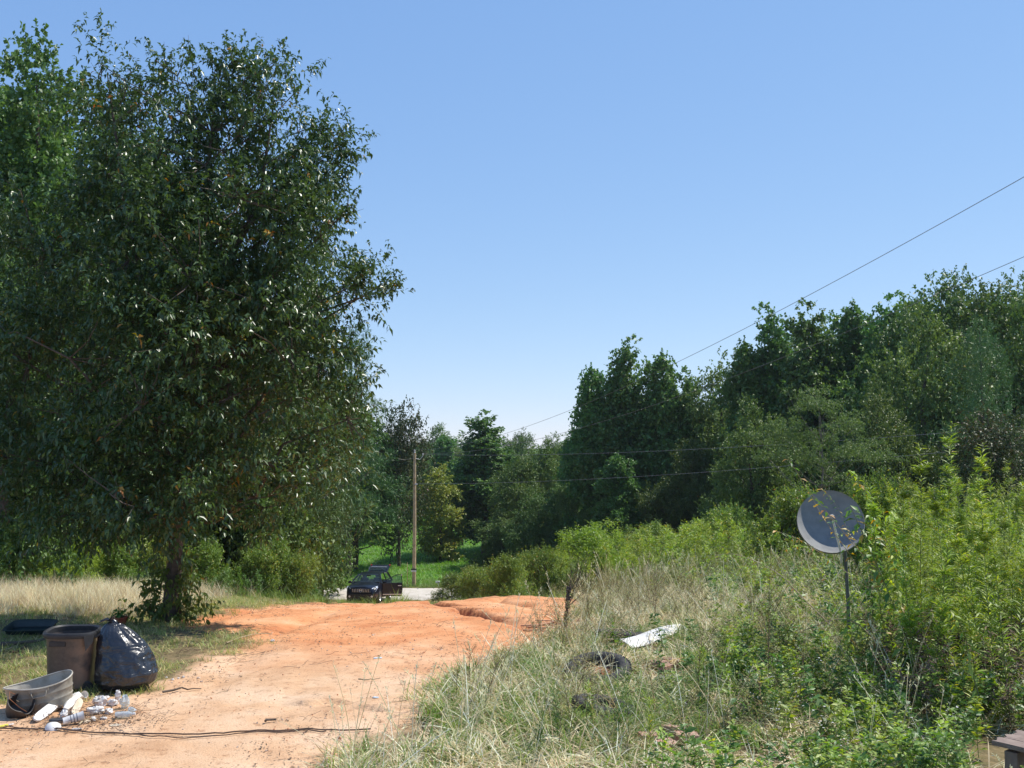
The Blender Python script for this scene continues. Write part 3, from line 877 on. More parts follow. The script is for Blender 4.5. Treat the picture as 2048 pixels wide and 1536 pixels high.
    for s in range(4):
        r2 = np.random.default_rng(s)
        vv_, qq_, _ = leaf_geo(np.zeros((1, 3)), np.array([[0, 1., .05]]), np.array([[0, 0, 1.]]), np.array([.11]), np.array([.043]), .12 + .06 * s, True)
        lm.append(mesh_np('leaf', vv_, qq_, mats=[M['leaf_main']], tint=[[.35, .6, .8, .97][s]] * 2))
    front = np.where(c[:, 1] < np.quantile(c[:, 1], .22))[0]
    for n_, i in enumerate(rng.choice(front, 280, replace=False)):
        p = c[i] + rng.normal(0, .08, 3)
        l = link('leaf', lm[3 if rng.random() < .05 else int(rng.integers(0, 3))], t, p, (rng.uniform(-.9, .2), rng.uniform(-.5, .5), rng.uniform(0, 6.28)))
    return t, base
bigtree, TB = big_tree()

# vine up the trunk
def creeper():
    rng = np.random.default_rng(8)
    t = empty('vine', TB)
    tag(t, 'leafy vine wrapped round the foot of the big tree trunk', 'vine')
    mb = MB()
    cs = []
    for s in range(5):
        pts = []
        for i in range(14):
            z = i / 13.0 * (1.5 - .15 * s) + .02
            a = s * 1.3 + z * 2.1
            r_ = .15 - .03 * z + .03
            pts.append((r_ * math.cos(a) + z * .03, r_ * math.sin(a), z))
        mb.tube(pts, .006, 5)
        cs += pts
    mb.build('stem', M['bark'], t)
    cs = np.array(cs)
    idx = rng.integers(0, len(cs), 300)
    c = cs[idx] * np.array([1.25, 1.25, 1]) + rng.normal(0, .045, (300, 3))
    k2 = rng.uniform(0, 1, 300) < .4
    c[k2, 0] += rng.normal(0, .16, k2.sum()); c[k2, 2] = rng.uniform(0.02, .8, k2.sum())
    # leafy suckers on both sides
    ex = []
    for bx, hh in ((-.42, .5), (-.25, .75), (.3, .7), (.45, .5), (.62, .4), (-.6, .35)):
        m2 = MB(); m2.tube([(bx * .3, 0, 0), (bx * .8, -.05, hh * .6), (bx, -.08, hh)], [.006, .004, .002], 4); m2.build('stem', M['bark'], t)
        for j in range(9): ex.append([bx * rng.uniform(.5, 1.1), rng.normal(-.06, .06), rng.uniform(.1, 1) * hh])
    c = np.concatenate([c, np.array(ex)])
    u = np.stack([c[:, 0], c[:, 1], np.zeros(len(c))], 1)
    v, q, per = shoots(rng, c, unit(u) + rng.normal(0, .3, (len(c), 3)), .12, 4, .095, .05, hang=.5, two=True, up=.7)
    tint = rng.beta(2, 2.5, len(c) * 4) * .93
    tint[rng.random(len(tint)) < .03] = .97
    o = link('leaves', mesh_np('leaves', v, q, mats=[M['leaf_bush']], tint=np.repeat(tint, per)), t); o['kind'] = 'stuff'
creeper()

# ------------------------------------------------------------------ scattering of ground cover (geometry nodes on a point cloud mesh)
def make_collection(name, metas):
    """prototype meshes in a collection that is not part of the scene"""
    c = bpy.data.collections.new(name)
    for i, me in enumerate(metas):
        o = bpy.data.objects.new('%s_sample' % name, me)
        c.objects.link(o)
    return c

def scatter(name, pts, rot, scl, protos, label):
    n = len(pts)
    me = bpy.data.meshes.new(name)
    me.vertices.add(n)
    me.vertices.foreach_set('co', np.asarray(pts, np.float32).ravel())
    a = me.attributes.new('rot', 'FLOAT_VECTOR', 'POINT'); a.data.foreach_set('vector', np.asarray(rot, np.float32).ravel())
    a = me.attributes.new('scl', 'FLOAT_VECTOR', 'POINT'); a.data.foreach_set('vector', np.asarray(scl, np.float32).ravel())
    a = me.attributes.new('idx', 'INT', 'POINT'); a.data.foreach_set('value', np.random.default_rng(n).integers(0, len(protos), n).astype(np.int32))
    o = link(name, me)
    tag(o, label, None, None, 'stuff')
    g = bpy.data.node_groups.new(name + '_scatter', 'GeometryNodeTree')
    g.interface.new_socket('Geometry', in_out='INPUT', socket_type='NodeSocketGeometry')
    g.interface.new_socket('Geometry', in_out='OUTPUT', socket_type='NodeSocketGeometry')
    N = g.nodes; L = g.links
    gi = N.new('NodeGroupInput'); go = N.new('NodeGroupOutput')
    iop = N.new('GeometryNodeInstanceOnPoints')
    ci = N.new('GeometryNodeCollectionInfo')
    ci.inputs['Collection'].default_value = make_collection(name, protos)
    ci.inputs['Separate Children'].default_value = True
    ci.inputs['Reset Children'].default_value = True
    iop.inputs['Pick Instance'].default_value = True
    def na(nm, typ):
        x = N.new('GeometryNodeInputNamedAttribute'); x.data_type = typ; x.inputs['Name'].default_value = nm
        return x.outputs['Attribute']
    L.new(gi.outputs[0], iop.inputs['Points'])
    L.new(ci.outputs[0], iop.inputs['Instance'])
    L.new(na('idx', 'INT'), iop.inputs['Instance Index'])
    e2r = N.new('FunctionNodeEulerToRotation')
    L.new(na('rot', 'FLOAT_VECTOR'), e2r.inputs[0])
    L.new(e2r.outputs[0], iop.inputs['Rotation'])
    L.new(na('scl', 'FLOAT_VECTOR'), iop.inputs['Scale'])
    L.new(iop.outputs[0], go.inputs[0])
    m = o.modifiers.new('scatter', 'NODES'); m.node_group = g
    return o

def blade_tuft(seed, n, h, w, mat, spread=.08, lean=.5, curl=.6, tr=(0, 1), flat=0.0):
    """a tuft of curved blades; 3 quads each"""
    rng = np.random.default_rng(seed)
    a = rng.uniform(0, 6.283, n); ln = h * rng.uniform(.5, 1.15, n)
    le = lean * rng.uniform(.2, 1.2, n) + flat
    r0 = rng.uniform(0, 1, n) ** .5 * spread
    a0 = rng.uniform(0, 6.283, n)
    base = np.stack([r0 * np.cos(a0), r0 * np.sin(a0), -.02 * np.ones(n)], 1)
    dirh = np.stack([np.cos(a), np.sin(a), np.zeros(n)], 1)
    side = np.stack([-np.sin(a + rng.normal(0, .8, n)), np.cos(a), np.zeros(n)], 1)
    side = unit(side)
    rows = []
    S = 4
    for i in range(S):
        t = i / (S - 1.0)
        ang = np.clip(le + curl * t * 1.3, 0, 2.3)
        am = le + curl * t * .65
        p = base + dirh * (ln * t * np.sin(am))[:, None] + np.array([0, 0, 1.]) * (ln * t * np.cos(am))[:, None]
        ww = w * (1 - t ** 1.5 * .92) * .5
        rows += [p - side * ww, p + side * ww]
    v = np.stack(rows, 1).reshape(-1, 3)
    v[:, 2] = np.maximum(v[:, 2], -.02)
    b = (np.arange(n) * S * 2)[:, None]
    q = np.concatenate([b + np.array([[2 * i, 2 * i + 1, 2 * i + 3, 2 * i + 2]]) for i in range(S - 1)], 1).reshape(-1, 4)
    tint = np.repeat(rng.uniform(tr[0], tr[1], n), S - 1)
    return mesh_np('tuft', v, q, mats=[mat], tint=tint)

def merge(meshes_vq, mats, name):
    """[(v, q, tint, mat_index)] -> one mesh"""
    vs, qs, ts, ms = [], [], [], []
    b = 0
    for v, q, t, mi in meshes_vq:
        vs.append(v); qs.append(q + b); ts.append(t); ms.append(np.full(len(q), mi)); b += len(v)
    return mesh_np(name, np.concatenate(vs), np.concatenate(qs), mats=mats, tint=np.concatenate(ts), poly_mat=np.concatenate(ms))

def tube_np(pts, rad, n=4):
    pts = np.asarray(pts, float); m = len(pts)
    d = unit(np.gradient(pts, axis=0))
    ref = np.array([1., .13, .02]) if abs(d[0][0]) < .8 else np.array([0, 1., 0])
    u = unit(np.cross(d, ref)); w = np.cross(d, u)
    a = np.arange(n) * 2 * math.pi / n
    rad = np.broadcast_to(rad, (m,))
    v = pts[:, None, :] + (u[:, None, :] * np.cos(a)[None, :, None] + w[:, None, :] * np.sin(a)[None, :, None]) * rad[:, None, None]
    ids = np.arange(m * n).reshape(m, n)
    nx_ = np.roll(ids, -1, 1)
    q = np.stack([ids[:-1], nx_[:-1], nx_[1:], ids[1:]], -1).reshape(-1, 4)
    return v.reshape(-1, 3), q

def stem_plant_vq(seed, h, nleaf, ll, lw, lean=.1, rise=.6, base_bare=.1, taper=.6, r0=.005, br=0, brl=.3, hang=.1, spray=0.0, wiggle=.02):
    """upright stem with spiralling leaves and, if br, leafy side branches; (stem parts, leaf parts)"""
    rng = np.random.default_rng(seed)
    S = 8
    t = np.linspace(0, 1, S)
    az = rng.uniform(0, 6.28)
    pts = np.stack([math.cos(az) * lean * h * t ** 1.6, math.sin(az) * lean * h * t ** 1.6, h * t], 1) + np.cumsum(rng.normal(0, wiggle * h / S, (S, 3)), 0) * (t[:, None] > 0)
    stems = [tube_np(pts, r0 * (1 - .75 * t), 4)]
    paths = [(pts, 1.0, nleaf)]
    for i in range(br):
        f = rng.uniform(.3, .92)
        p0 = np.array([np.interp(f, t, pts[:, k]) for k in range(3)])
        a = rng.uniform(0, 6.28); L_ = brl * h * (1.15 - f) * rng.uniform(.6, 1.2)
        d = np.array([math.cos(a), math.sin(a), rise * 1.6])
        d /= np.linalg.norm(d)
        tt = np.linspace(0, 1, 4)[:, None]
        bp_ = p0 + d * L_ * tt + np.array([0, 0, .15]) * L_ * tt ** 2
        stems.append(tube_np(bp_, r0 * .5 * (1 - .6 * tt[:, 0]), 3))
        paths.append((bp_, .75, max(3, int(nleaf * .28))))
    P, Dv, LL = [], [], []
    for path, k, nl in paths:
        f = base_bare + (1 - base_bare) * (np.arange(nl) + rng.uniform(0, 1, nl)) / nl if k == 1.0 else rng.uniform(.1, 1, nl)
        f = np.clip(f, 0, 1)
        tt = np.linspace(0, 1, len(path))
        p = np.stack([np.interp(f, tt, path[:, j]) for j in range(3)], 1)
        a = np.arange(nl) * 2.4 + rng.normal(0, .4, nl)
        dv = np.stack([np.cos(a), np.sin(a), np.full(nl, rise) + rng.normal(0, .25, nl)], 1)
        P.append(p); Dv.append(dv); LL.append(ll * k * (1 - taper * f) * rng.uniform(.7, 1.2, nl))
    P = np.concatenate(P); Dv = np.concatenate(Dv); LL = np.concatenate(LL)
    nr = unit(rng.normal(0, .35, (len(P), 3)) + np.array([0, 0, 1.]))
    v, q, per = leaf_geo(P, Dv, nr, LL, LL * lw / ll, hang, True)
    sv_, sq_, b = [], [], 0
    for a_, b_ in stems:
        sv_.append(a_); sq_.append(b_ + b); b += len(a_)
    ltint = np.repeat(np.clip(rng.normal(.5, .22, len(P)), 0, .99), per)
    return (np.concatenate(sv_), np.concatenate(sq_)), (v, q, ltint)

def stem_plant_mesh(seed, mats, name='plant', **kw):
    (sv_, sq_), (v, q, t_) = stem_plant_vq(seed, **kw)
    return merge([(sv_, sq_, np.full(len(sq_), .5), 0), (v, q, t_, 1)], mats, name)

def field(seed, n, x0, x1, y0, y1, dens, near_bias=1.0):
    """n random ground points in a rectangle, thinned by dens(x, y) in 0..1; more of them close by"""
    rng = np.random.default_rng(seed)
    x = rng.uniform(x0, x1, n)
    y = y0 + (y1 - y0) * rng.uniform(0, 1, n) ** near_bias
    k = rng.uniform(0, 1, n) < dens(x, y)
    x, y = x[k], y[k]
    return np.stack([x, y, gz(x, y)], 1), rng

def rots(rng, n, tilt=.15):
    return np.stack([rng.normal(0, tilt, n), rng.normal(0, tilt, n), rng.uniform(0, 6.28, n)], 1)
def scls(rng, n, a, b, zb=None):
    s = rng.uniform(a, b, n)
    return np.stack([s, s, s * (1 if zb is None else rng.uniform(zb[0], zb[1], n))], 1)

CLEAR = [(3.5, 7.0, .7), (4.1, 7.5, .8), (4.25, 8.2, .75), (3.6, 8.5, .4), (1.0, 10.95, .34), (.93, 9.5, .26), (1.35, 12.9, .3), (1.75, 12.9, .55), (1.3, 8.55, .3), (1.68, 11.3, .3), (1.69, 11.3, .2)]
def inview(x, y, m=1.2):
    k = 1.0 * (np.abs(x) < y * .5 + m)
    for cx, cy, cr in CLEAR: k = k * (1 - .85 * (((x - cx) ** 2 + (y - cy) ** 2) < cr * cr))
    return k
notclay = lambda x, y: 1 - clay_mask(x, y)
right = lambda x, y: sstep(-.4, .3, x - .28 * (1 - sstep(8, 11, y)) - np.interp(y, XR_Y, XR_X) + (fbm(x * 1.5, y * 1.5, 91, 3) - .5) * 1.2)
left = lambda x, y: sstep(-.2, .3, np.interp(y, XL_Y, XL_X) - x + (fbm(x * 1.5, y * 1.5, 92, 3) - .5) * .8)

# -- straw and grass of the right-hand foreground
ps = [blade_tuft(s, 30, .36, .0095, M['straw'], .12, 1.0, .9, (0, 1), .35) for s in range(4)]
def d1(x, y): return right(x, y) * inview(x, y) * (.25 + .75 * sstep(.35, .62, fbm(x * .55, y * .5, 61, 3))) * (1 - .45 * sstep(3.0, 4.5, x))
p, rng = field(1, 15000, -2, 13, 6.2, 32, d1, 1.5)
scatter('dry_grass', p, rots(rng, len(p), .25), scls(rng, len(p), .7, 1.35), ps, 'tangled pale straw-coloured grass lying right of the drive')
ps = [blade_tuft(s + 10, 24, .28, .0105, M['grass'], .10, .65, .9, (0, .7)) for s in range(4)]
def d2(x, y): return right(x, y) * inview(x, y) * (.3 + .7 * sstep(.4, .6, fbm(x * .8 + 9, y * .8, 62, 3)))
p, rng = field(2, 16000, -2, 13, 6.2, 30, d2, 1.5)
scatter('green_grass', p, rots(rng, len(p), .2), scls(rng, len(p), .6, 1.3), ps, 'rough green grass right of the drive')
# -- single long culms that stand above the tangle
def culm(seed, h):
    rng = np.random.default_rng(seed)
    parts = []
    for i in range(3):
        a = rng.uniform(0, 6.28); le = rng.uniform(.1, .55); t = np.linspace(0, 1, 6)
        hh = h * rng.uniform(.7, 1.1)
        pts = np.stack([math.cos(a) * hh * (le * t + .35 * le * t ** 2), math.sin(a) * hh * (le * t + .35 * le * t ** 2), hh * t * (1 - .25 * le * t)], 1)
        v, q = tube_np(pts, .0034 * (1 - .5 * t), 3)
        parts.append((v, q, np.full(len(q), rng.uniform(.5, 1)), 0))
        n = 12
        f = rng.uniform(.86, 1, n)
        P = np.stack([np.interp(f, t, pts[:, k]) for k in range(3)], 1)
        v, q, per = leaf_geo(P, unit(rng.normal(0, .4, (n, 3)) + np.array([0, 0, 1.])), rng.normal(0, 1, (n, 3)), np.full(n, .03), np.full(n, .005), .1)
        parts.append((v, q, np.full(len(q), .8), 0))
    return merge(parts, [M['straw']], 'culm')
ps = [culm(s, .75) for s in range(6)]
def d3(x, y): return right(x, y) * inview(x, y) * sstep(.35, .6, fbm(x * .9, y * .7, 63, 3))
p, rng = field(3, 1700, -1.5, 11, 6.6, 26, d3, 1.4)
scatter('grass_culms', p, rots(rng, len(p), .1), scls(rng, len(p), .6, 1.3), ps, 'long pale grass stalks standing above the tangle')
# -- leafy low weeds, thick at the bottom right
ps = [stem_plant_mesh(s + 30, [M['stem_green'], M['weed_green'] if s % 2 else M['weed_dark']], 'weed', h=.34, nleaf=24, ll=.095, lw=.042, lean=.35, rise=.35, br=5, brl=.7, r0=.003) for s in range(6)]
def d4(x, y): return right(x, y) * inview(x, y) * sstep(1.0, 3.0, x + (fbm(x, y, 64, 3) - .5) * 3 - (y - 8) * .12) * (1 - .5 * sstep(16, 24, y)) * (1 - .9 * np.exp(-(((x - 3.2) / 2.6) ** 2 + ((y - 16.5) / 4.5) ** 2)))
p, rng = field(4, 9000, 0, 13, 6.2, 26, d4, 1.3)
scatter('leafy_weeds', p, rots(rng, len(p), .15), scls(rng, len(p), .7, 1.5), ps, 'low leafy green weeds at the bottom right')
ps = [stem_plant_mesh(s + 40, [M['brown_stalk'], M['weed_olive']], 'weed', h=.62, nleaf=26, ll=.045, lw=.012, lean=.3, rise=.5, br=14, brl=.6, r0=.003, taper=.3) for s in range(6)]
def d5(x, y): return right(x, y) * inview(x, y) * (.25 + .75 * sstep(.42, .6, fbm(x * .5 + 3, y * .4, 65, 3))) * sstep(-.5, 1.2, x)
p, rng = field(5, 4200, -1, 15, 8.0, 36, d5, 1.25)
scatter('wiry_weeds', p, rots(rng, len(p), .15), scls(rng, len(p), .5, 1.15), ps, 'wiry olive and brown weeds of the right-hand bank')
# -- tall feathery weeds on the bank
ps = [stem_plant_mesh(s + 50, [M['stem_green'], M['weed_green']], 'weed', h=1.25, nleaf=52, ll=.16, lw=.036, lean=.2, rise=.6, br=9, brl=.35, r0=.005, taper=.35) for s in range(7)]
def d6(x, y):
    xr = np.interp(y, XR_Y, XR_X)
    return inview(x, y, 3) * sstep(.8, 3.0, x - xr - 1.2 * (1 - sstep(22, 27, y)) + (fbm(x * .4, y * .4, 66, 3) - .5) * 3) * sstep(20, 28, y + x * .45) * (1 - sstep(50, 58, y))
p, rng = field(6, 7500, -6, 40, 13, 56, d6, .9)
scatter('tall_weeds', p, rots(rng, len(p), .16), scls(rng, len(p), .45, 1.2), ps, 'tall yellow-green feathery weeds covering the bank')
ps = [stem_plant_mesh(s + 60, [M['stem_green'], M['leaf_bush']], 'weed', h=1.0, nleaf=40, ll=.10, lw=.045, lean=.2, rise=.4, br=8, brl=.45, r0=.005, taper=.3) for s in range(5)]
p, rng = field(7, 3600, -6, 40, 13, 56, d6, .9)
scatter('leafy_bank_weeds', p, rots(rng, len(p), .15), scls(rng, len(p), .5, 1.1), ps, 'broader leaved green weeds on the bank')
# straw patches on the bank between the weeds
ps = [blade_tuft(s + 70, 34, .42, .0095, M['straw'], .16, .7, .8, (0, .95)) for s in range(4)]
def d7(x, y): return right(x, y) * inview(x, y) * np.exp(-(((x - 4.5) / 3.0) ** 2 + ((y - 18) / 4.5) ** 2)) * .95
p, rng = field(8, 5200, -1, 12, 11, 30, d7)
scatter('standing_dry_grass', p, rots(rng, len(p), .2), scls(rng, len(p), .6, 1.1), ps, 'standing dry grass in the middle of the bank')
# -- right-hand thicket of goldenrod behind the individual plants
ps = [stem_plant_mesh(s + 80, [M['stem_green'], M['weed_green']], 'weed', h=1.75, nleaf=170, ll=.135, lw=.019, lean=.10, rise=.5, br=6, brl=.16, r0=.006, taper=.55) for s in range(6)]
def d8(x, y):
    q = (x - (2.95 + (y - 9) * .34)) + (fbm(x * .9, y * .9, 67, 3) - .5) * 1.6
    return inview(x, y, 1.5) * sstep(.2, 1.0, q) * sstep(9.6, 11, y)
p, rng = field(9, 1750, 3, 14, 9.4, 20, d8)
scatter('goldenrod_thicket', p, rots(rng, len(p), .14), scls(rng, len(p), .7, 1.0, (.75, 1.4)), ps, 'dense thicket of tall green goldenrod at the right')

# -- left side: mown-looking dry grass and taller straw
ps = [blade_tuft(s + 90, 24, .12, .007, M['grass'], .10, .8, .7, (.35, 1)) for s in range(4)]
def d9(x, y): return np.maximum(left(x, y), notclay(x, y) * (y < 20)) * inview(x, y) * (x < 0) * (.55 + .45 * sstep(.4, .6, fbm(x * .8, y * .8, 68, 3))) * (1 - .6 * np.exp(-(((x + 3.9) / .9) ** 2 + ((y - 12.4) / .5) ** 2)))
p, rng = field(10, 21000, -16, -2, 9.8, 32, d9, 1.25)
scatter('short_grass', p, rots(rng, len(p), .2), scls(rng, len(p), .6, 1.3), ps, 'short olive grass left of the drive')
ps = [blade_tuft(s + 100, 34, .5, .007, M['straw'], .16, .35, .6, (0, .95)) for s in range(4)]
def d10(x, y): return left(x, y) * inview(x, y) * sstep(-5.0, -7.0, x + (fbm(x * .5, y * .5, 69, 3) - .5) * 3 + (y - 18) * .1) * sstep(15.5, 18, y) * (1 - sstep(25, 28, y))
p, rng = field(11, 6000, -18, -4, 15, 29, d10)
scatter('tall_dry_grass', p, rots(rng, len(p), .2), scls(rng, len(p), .5, 1.05), ps, 'tan standing grass in front of the hedge')
ps = [stem_plant_mesh(s + 110, [M['stem_green'], M['weed_dark']], 'weed', h=.6, nleaf=60, ll=.09, lw=.02, lean=.2, rise=.6, br=8, brl=.4, r0=.004, taper=.3) for s in range(4)]
def d11(x, y): return left(x, y) * inview(x, y, 3) * sstep(23.5, 25.5, y) * (1 - sstep(34, 40, y)) * sstep(-5.5, -7, x)
p, rng = field(12, 2600, -24, -5, 23, 40, d11)
scatter('hedge_weeds', p, rots(rng, len(p), .15), scls(rng, len(p), .6, 1.3), ps, 'dark green weeds along the foot of the hedge')
# weeds between the drive and the road, both sides
ps = [blade_tuft(s + 120, 34, .38, .012, M['grass'], .18, .4, .6, (0, .6)) for s in range(4)]
def d12(x, y): return (notclay(x, y)) * ((np.abs(y - 63.6) > 2.6)) * (y < 70) * (1 - .75 * sstep(50, 56, y) * (y < 62))
p, rng = field(13, 12000, -26, 6, 24, 72, d12, .8)
scatter('verge_grass', p, rots(rng, len(p), .2), scls(rng, len(p), .5, 1.3), ps, 'green grass on the verges of the road')
ps = [blade_tuft(s + 130, 40, .26, .03, M['meadow'], .35, .9, .7, (0, 1)) for s in range(4)]
def d13(x, y): return inview(x, y, 4) * (x < 14)
p, rng = field(14, 16000, -26, 14, 67.5, 128, d13)
scatter('meadow_grass', p, rots(rng, len(p), .15), scls(rng, len(p), .7, 1.6), ps, 'bright green meadow grass beyond the road')

fl = [(0, 0, .0), (.02, 0, .01), (0, .02, .01), (-.02, 0, .012), (0, -.02, .01)]
def flower(seed):
    rng = np.random.default_rng(seed); n = 8
    pos = np.stack([rng.normal(0, .05, n), rng.normal(0, .05, n), rng.uniform(.18, .34, n)], 1)
    parts = []
    for p_ in pos:
        a = rng.uniform(0, 6.28, 5); v, q, per = leaf_geo(np.repeat(p_[None], 5, 0), np.stack([np.cos(a), np.sin(a), np.full(5, .3)], 1), np.array([[0, 0, 1.]] * 5), np.full(5, .011), np.full(5, .008), .1)
        parts.append((v, q, np.ones(len(q)), 0))
        v, q = tube_np(np.array([[p_[0] * .3, p_[1] * .3, 0], p_ * [.8, .8, .6], p_]), .0012, 3); parts.append((v, q, np.full(len(q), .3), 1))
    return merge(parts, [M['petal'], M['stem_green']], 'flower')
M['petal'] = mat_leaf('white_petal', [(0, G(.7, .7, .68)), (1, G(.78, .78, .75))], rough=.6, trans=.3, var=.03)
ps = [flower(s) for s in range(3)]
def dfl(x, y): return np.exp(-(((x - 3.0) / .35) ** 2 + ((y - 8.6) / .4) ** 2)) + .25 * np.exp(-(((x - 2.5) / .9) ** 2 + ((y - 9.2) / .8) ** 2)) + .08 * (x > 2.2)
p, rng = field(18, 260, 1.5, 4.5, 7.5, 11, dfl)
scatter('wild_flowers', p, rots(rng, len(p), .15), scls(rng, len(p), .7, 1.3), ps, 'tiny white wild flowers among the low weeds at the bottom right')
# dead brown leaves hanging in the foot of the goldenrod
ps = [stem_plant_mesh(s + 140, [M['brown_stalk'], M['brown_stalk']], 'dead', h=.7, nleaf=36, ll=.09, lw=.02, lean=.2, rise=-.3, br=5, brl=.4, r0=.004, taper=.1) for s in range(4)]
def dd1(x, y): return inview(x, y, 1) * sstep(.2, 1.0, x - (2.7 + (y - 9) * .36)) * (.4 + .6 * sstep(.45, .6, fbm(x, y, 74, 3)))
p, rng = field(19, 1300, 2.5, 10, 8.6, 15, dd1)
scatter('dead_undergrowth', p, rots(rng, len(p), .2), scls(rng, len(p), .5, 1.2), ps, 'brown dead leaves at the foot of the goldenrod')

# -- bits on the clay: pebbles, leaf litter, twigs
def stone_mesh(seed, mat):
    rng = np.random.default_rng(seed)
    mb = MB(); mb.lathe([(.0, -.4), (.42, -.3), (.5, 0), (.38, .3), (.0, .42)], 6)
    me = bpy.data.meshes.new('stone'); me.from_pydata([tuple(Vector(p) + Vector(rng.normal(0, .06, 3))) for p in mb.v], [], mb.f); me.materials.append(mat)
    return me
M['pebble'] = mat_noise('pebble', (.42, .27, .17), (.68, .55, .44), scale=3, rough=.9, bump=0)
M['clod'] = mat_noise('clay_clod', (.42, .17, .08), (.60, .30, .16), scale=3, rough=.95, bump=0)
ps = [stone_mesh(s, M['pebble'] if s % 2 else M['clod']) for s in range(6)]
def d14(x, y): return clay_mask(x, y) * inview(x, y) * (.15 + .85 * sstep(.45, .65, fbm(x * 1.1, y * .9, 70, 3)))
p, rng = field(15, 16000, -8, 3, 6.6, 26, d14, 1.4)
s = .005 + .014 * rng.uniform(0, 1, len(p)) ** 3 + (rng.random(len(p)) < .015) * .02
scatter('gravel', p, rots(rng, len(p), 1), np.stack([s * 1.6, s * 1.2, s], 1), ps, 'small stones and clods strewn over the clay')
def litter_leaf(seed):
    rng = np.random.default_rng(seed)
    n = 7
    pos = np.stack([rng.normal(0, .06, n), rng.normal(0, .06, n), rng.uniform(.004, .012, n)], 1)
    a = rng.uniform(0, 6.28, n)
    v, q, per = leaf_geo(pos, np.stack([np.cos(a), np.sin(a), rng.normal(.1, .15, n)], 1), np.array([[0, 0, 1.]] * n), rng.uniform(.010, .034, n), rng.uniform(.004, .014, n), -.1, True)
    return mesh_np('litter', v, q, mats=[M['brown_stalk']], tint=np.repeat(rng.uniform(0, 1, n), per))
ps = [litter_leaf(s) for s in range(6)]
def d15(x, y):
    edge = sstep(1.6, .2, np.minimum(np.interp(y, XR_Y, XR_X) - x, x - np.interp(y, XL_Y, XL_X)))
    return clay_mask(x, y) * inview(x, y) * (.07 + 2.0 * np.exp(-(((x + 3.85) / .55) ** 2 + ((y - 9.35) / .38) ** 2)) + .75 * edge + .35 * sstep(.55, .7, fbm(x * .8, y * .8, 73, 3)))
p, rng = field(16, 8000, -8, 3, 6.6, 24, d15, 1.3)
scatter('leaf_litter', p, rots(rng, len(p), .1), scls(rng, len(p), .5, 1.6), ps, 'dark dead leaf scraps strewn over the clay')
def ddeb(x, y): return np.exp(-(((x + 3.85) / .5) ** 2 + ((y - 9.4) / .33) ** 2) * 1.3)
p, rng = field(20, 1500, -4.8, -2.9, 8.7, 10.1, ddeb)
scatter('debris', p, rots(rng, len(p), .2), scls(rng, len(p), .6, 1.5), ps, 'brown leaf scraps and crumbs among the litter by the bin')
def twig(seed):
    rng = np.random.default_rng(seed)
    parts = []
    for i in range(4):
        a = rng.uniform(-.5, .5) + (0 if i < 3 else 1.5); L_ = rng.uniform(.06, .3)
        o_ = np.array([rng.normal(0, .08), rng.normal(0, .08), .006])
        t = np.linspace(0, 1, 4)[:, None]
        pts = o_ + np.array([math.cos(a), math.sin(a), .03]) * L_ * t + rng.normal(0, .008, (4, 3))
        v, q = tube_np(pts, .0018, 3); parts.append((v, q, np.full(len(q), rng.uniform(.2, 1)), 0))
    return merge(parts, [M['brown_stalk']], 'twig')
ps = [twig(s) for s in range(5)]
def d16(x, y): return inview(x, y) * (np.exp(-(((x + 3.5) / .8) ** 2 + ((y - 12.6) / .45) ** 2)) + 1.0 * np.exp(-(((x + 3.9) / .6) ** 2 + ((y - 9.45) / .4) ** 2)) + .02 * clay_mask(x, y))
p, rng = field(17, 2600, -7, 2, 7, 16, d16)
scatter('dead_twigs', p, rots(rng, len(p), .15) * np.array([1, 1, .25]), scls(rng, len(p), .6, 1.3), ps, 'dead twigs and stems lying at the edge of the clay')

# ------------------------------------------------------------------ materials of the made things
def flat(name, c, rough=.5, metal=0.0, spec=.5, coat=0.0, alpha=None, trans=0.0, ior=1.45):
    m, nt, N, L, b = new_mat(name)
    b.inputs['Base Color'].default_value = (*c, 1); b.inputs['Roughness'].default_value = rough
    b.inputs['Metallic'].default_value = metal; b.inputs['Specular IOR Level'].default_value = spec
    b.inputs['Coat Weight'].default_value = coat; b.inputs['Transmission Weight'].default_value = trans; b.inputs['IOR'].default_value = ior
    return m
M['car_paint'] = mat_noise('dark_blue_paint', (.006, .007, .014), (.008, .009, .018), scale=4, rough=.3, bump=0, coat=.35, spec=.35)
M['black_plastic'] = mat_noise('black_plastic', (.018, .018, .02), (.03, .03, .032), scale=20, rough=.5, bump=.1)
M['chrome'] = flat('chrome', (.80, .82, .85), .35, .55)
M['headlamp'] = flat('headlamp_lens', (.75, .80, .85), .12, .3, coat=1)
M['red_lamp'] = flat('red_lamp_lens', (.45, .03, .02), .2, 0, coat=1)
M['rubber'] = mat_noise('rubber', (.02, .02, .022), (.05, .047, .045), scale=14, rough=.85, bump=.4)
M['rim'] = flat('wheel_rim_metal', (.6, .61, .63), .3, .9)
M['cloth_dark'] = mat_noise('seat_cloth', (.02, .02, .025), (.04, .04, .045), scale=30, rough=.9)
def glass_mat(name, c, mixf, rough=.02):
    m, nt, N, L, b = new_mat(name)
    b.inputs['Base Color'].default_value = (*c, 1); b.inputs['Roughness'].default_value = rough; b.inputs['Coat Weight'].default_value = 1
    t = N.new('ShaderNodeBsdfTransparent'); t.inputs[0].default_value = (.75, .82, .8, 1)
    x = N.new('ShaderNodeMixShader'); x.inputs[0].default_value = mixf
    L.new(b.outputs[0], x.inputs[1]); L.new(t.outputs[0], x.inputs[2]); L.new(x.outputs[0], N['Material Output'].inputs['Surface'])
    return m
M['car_glass'] = glass_mat('car_glass', (.05, .07, .07), .72)
M['clear_plastic'] = glass_mat('clear_plastic', (.75, .8, .85), .55, .12)
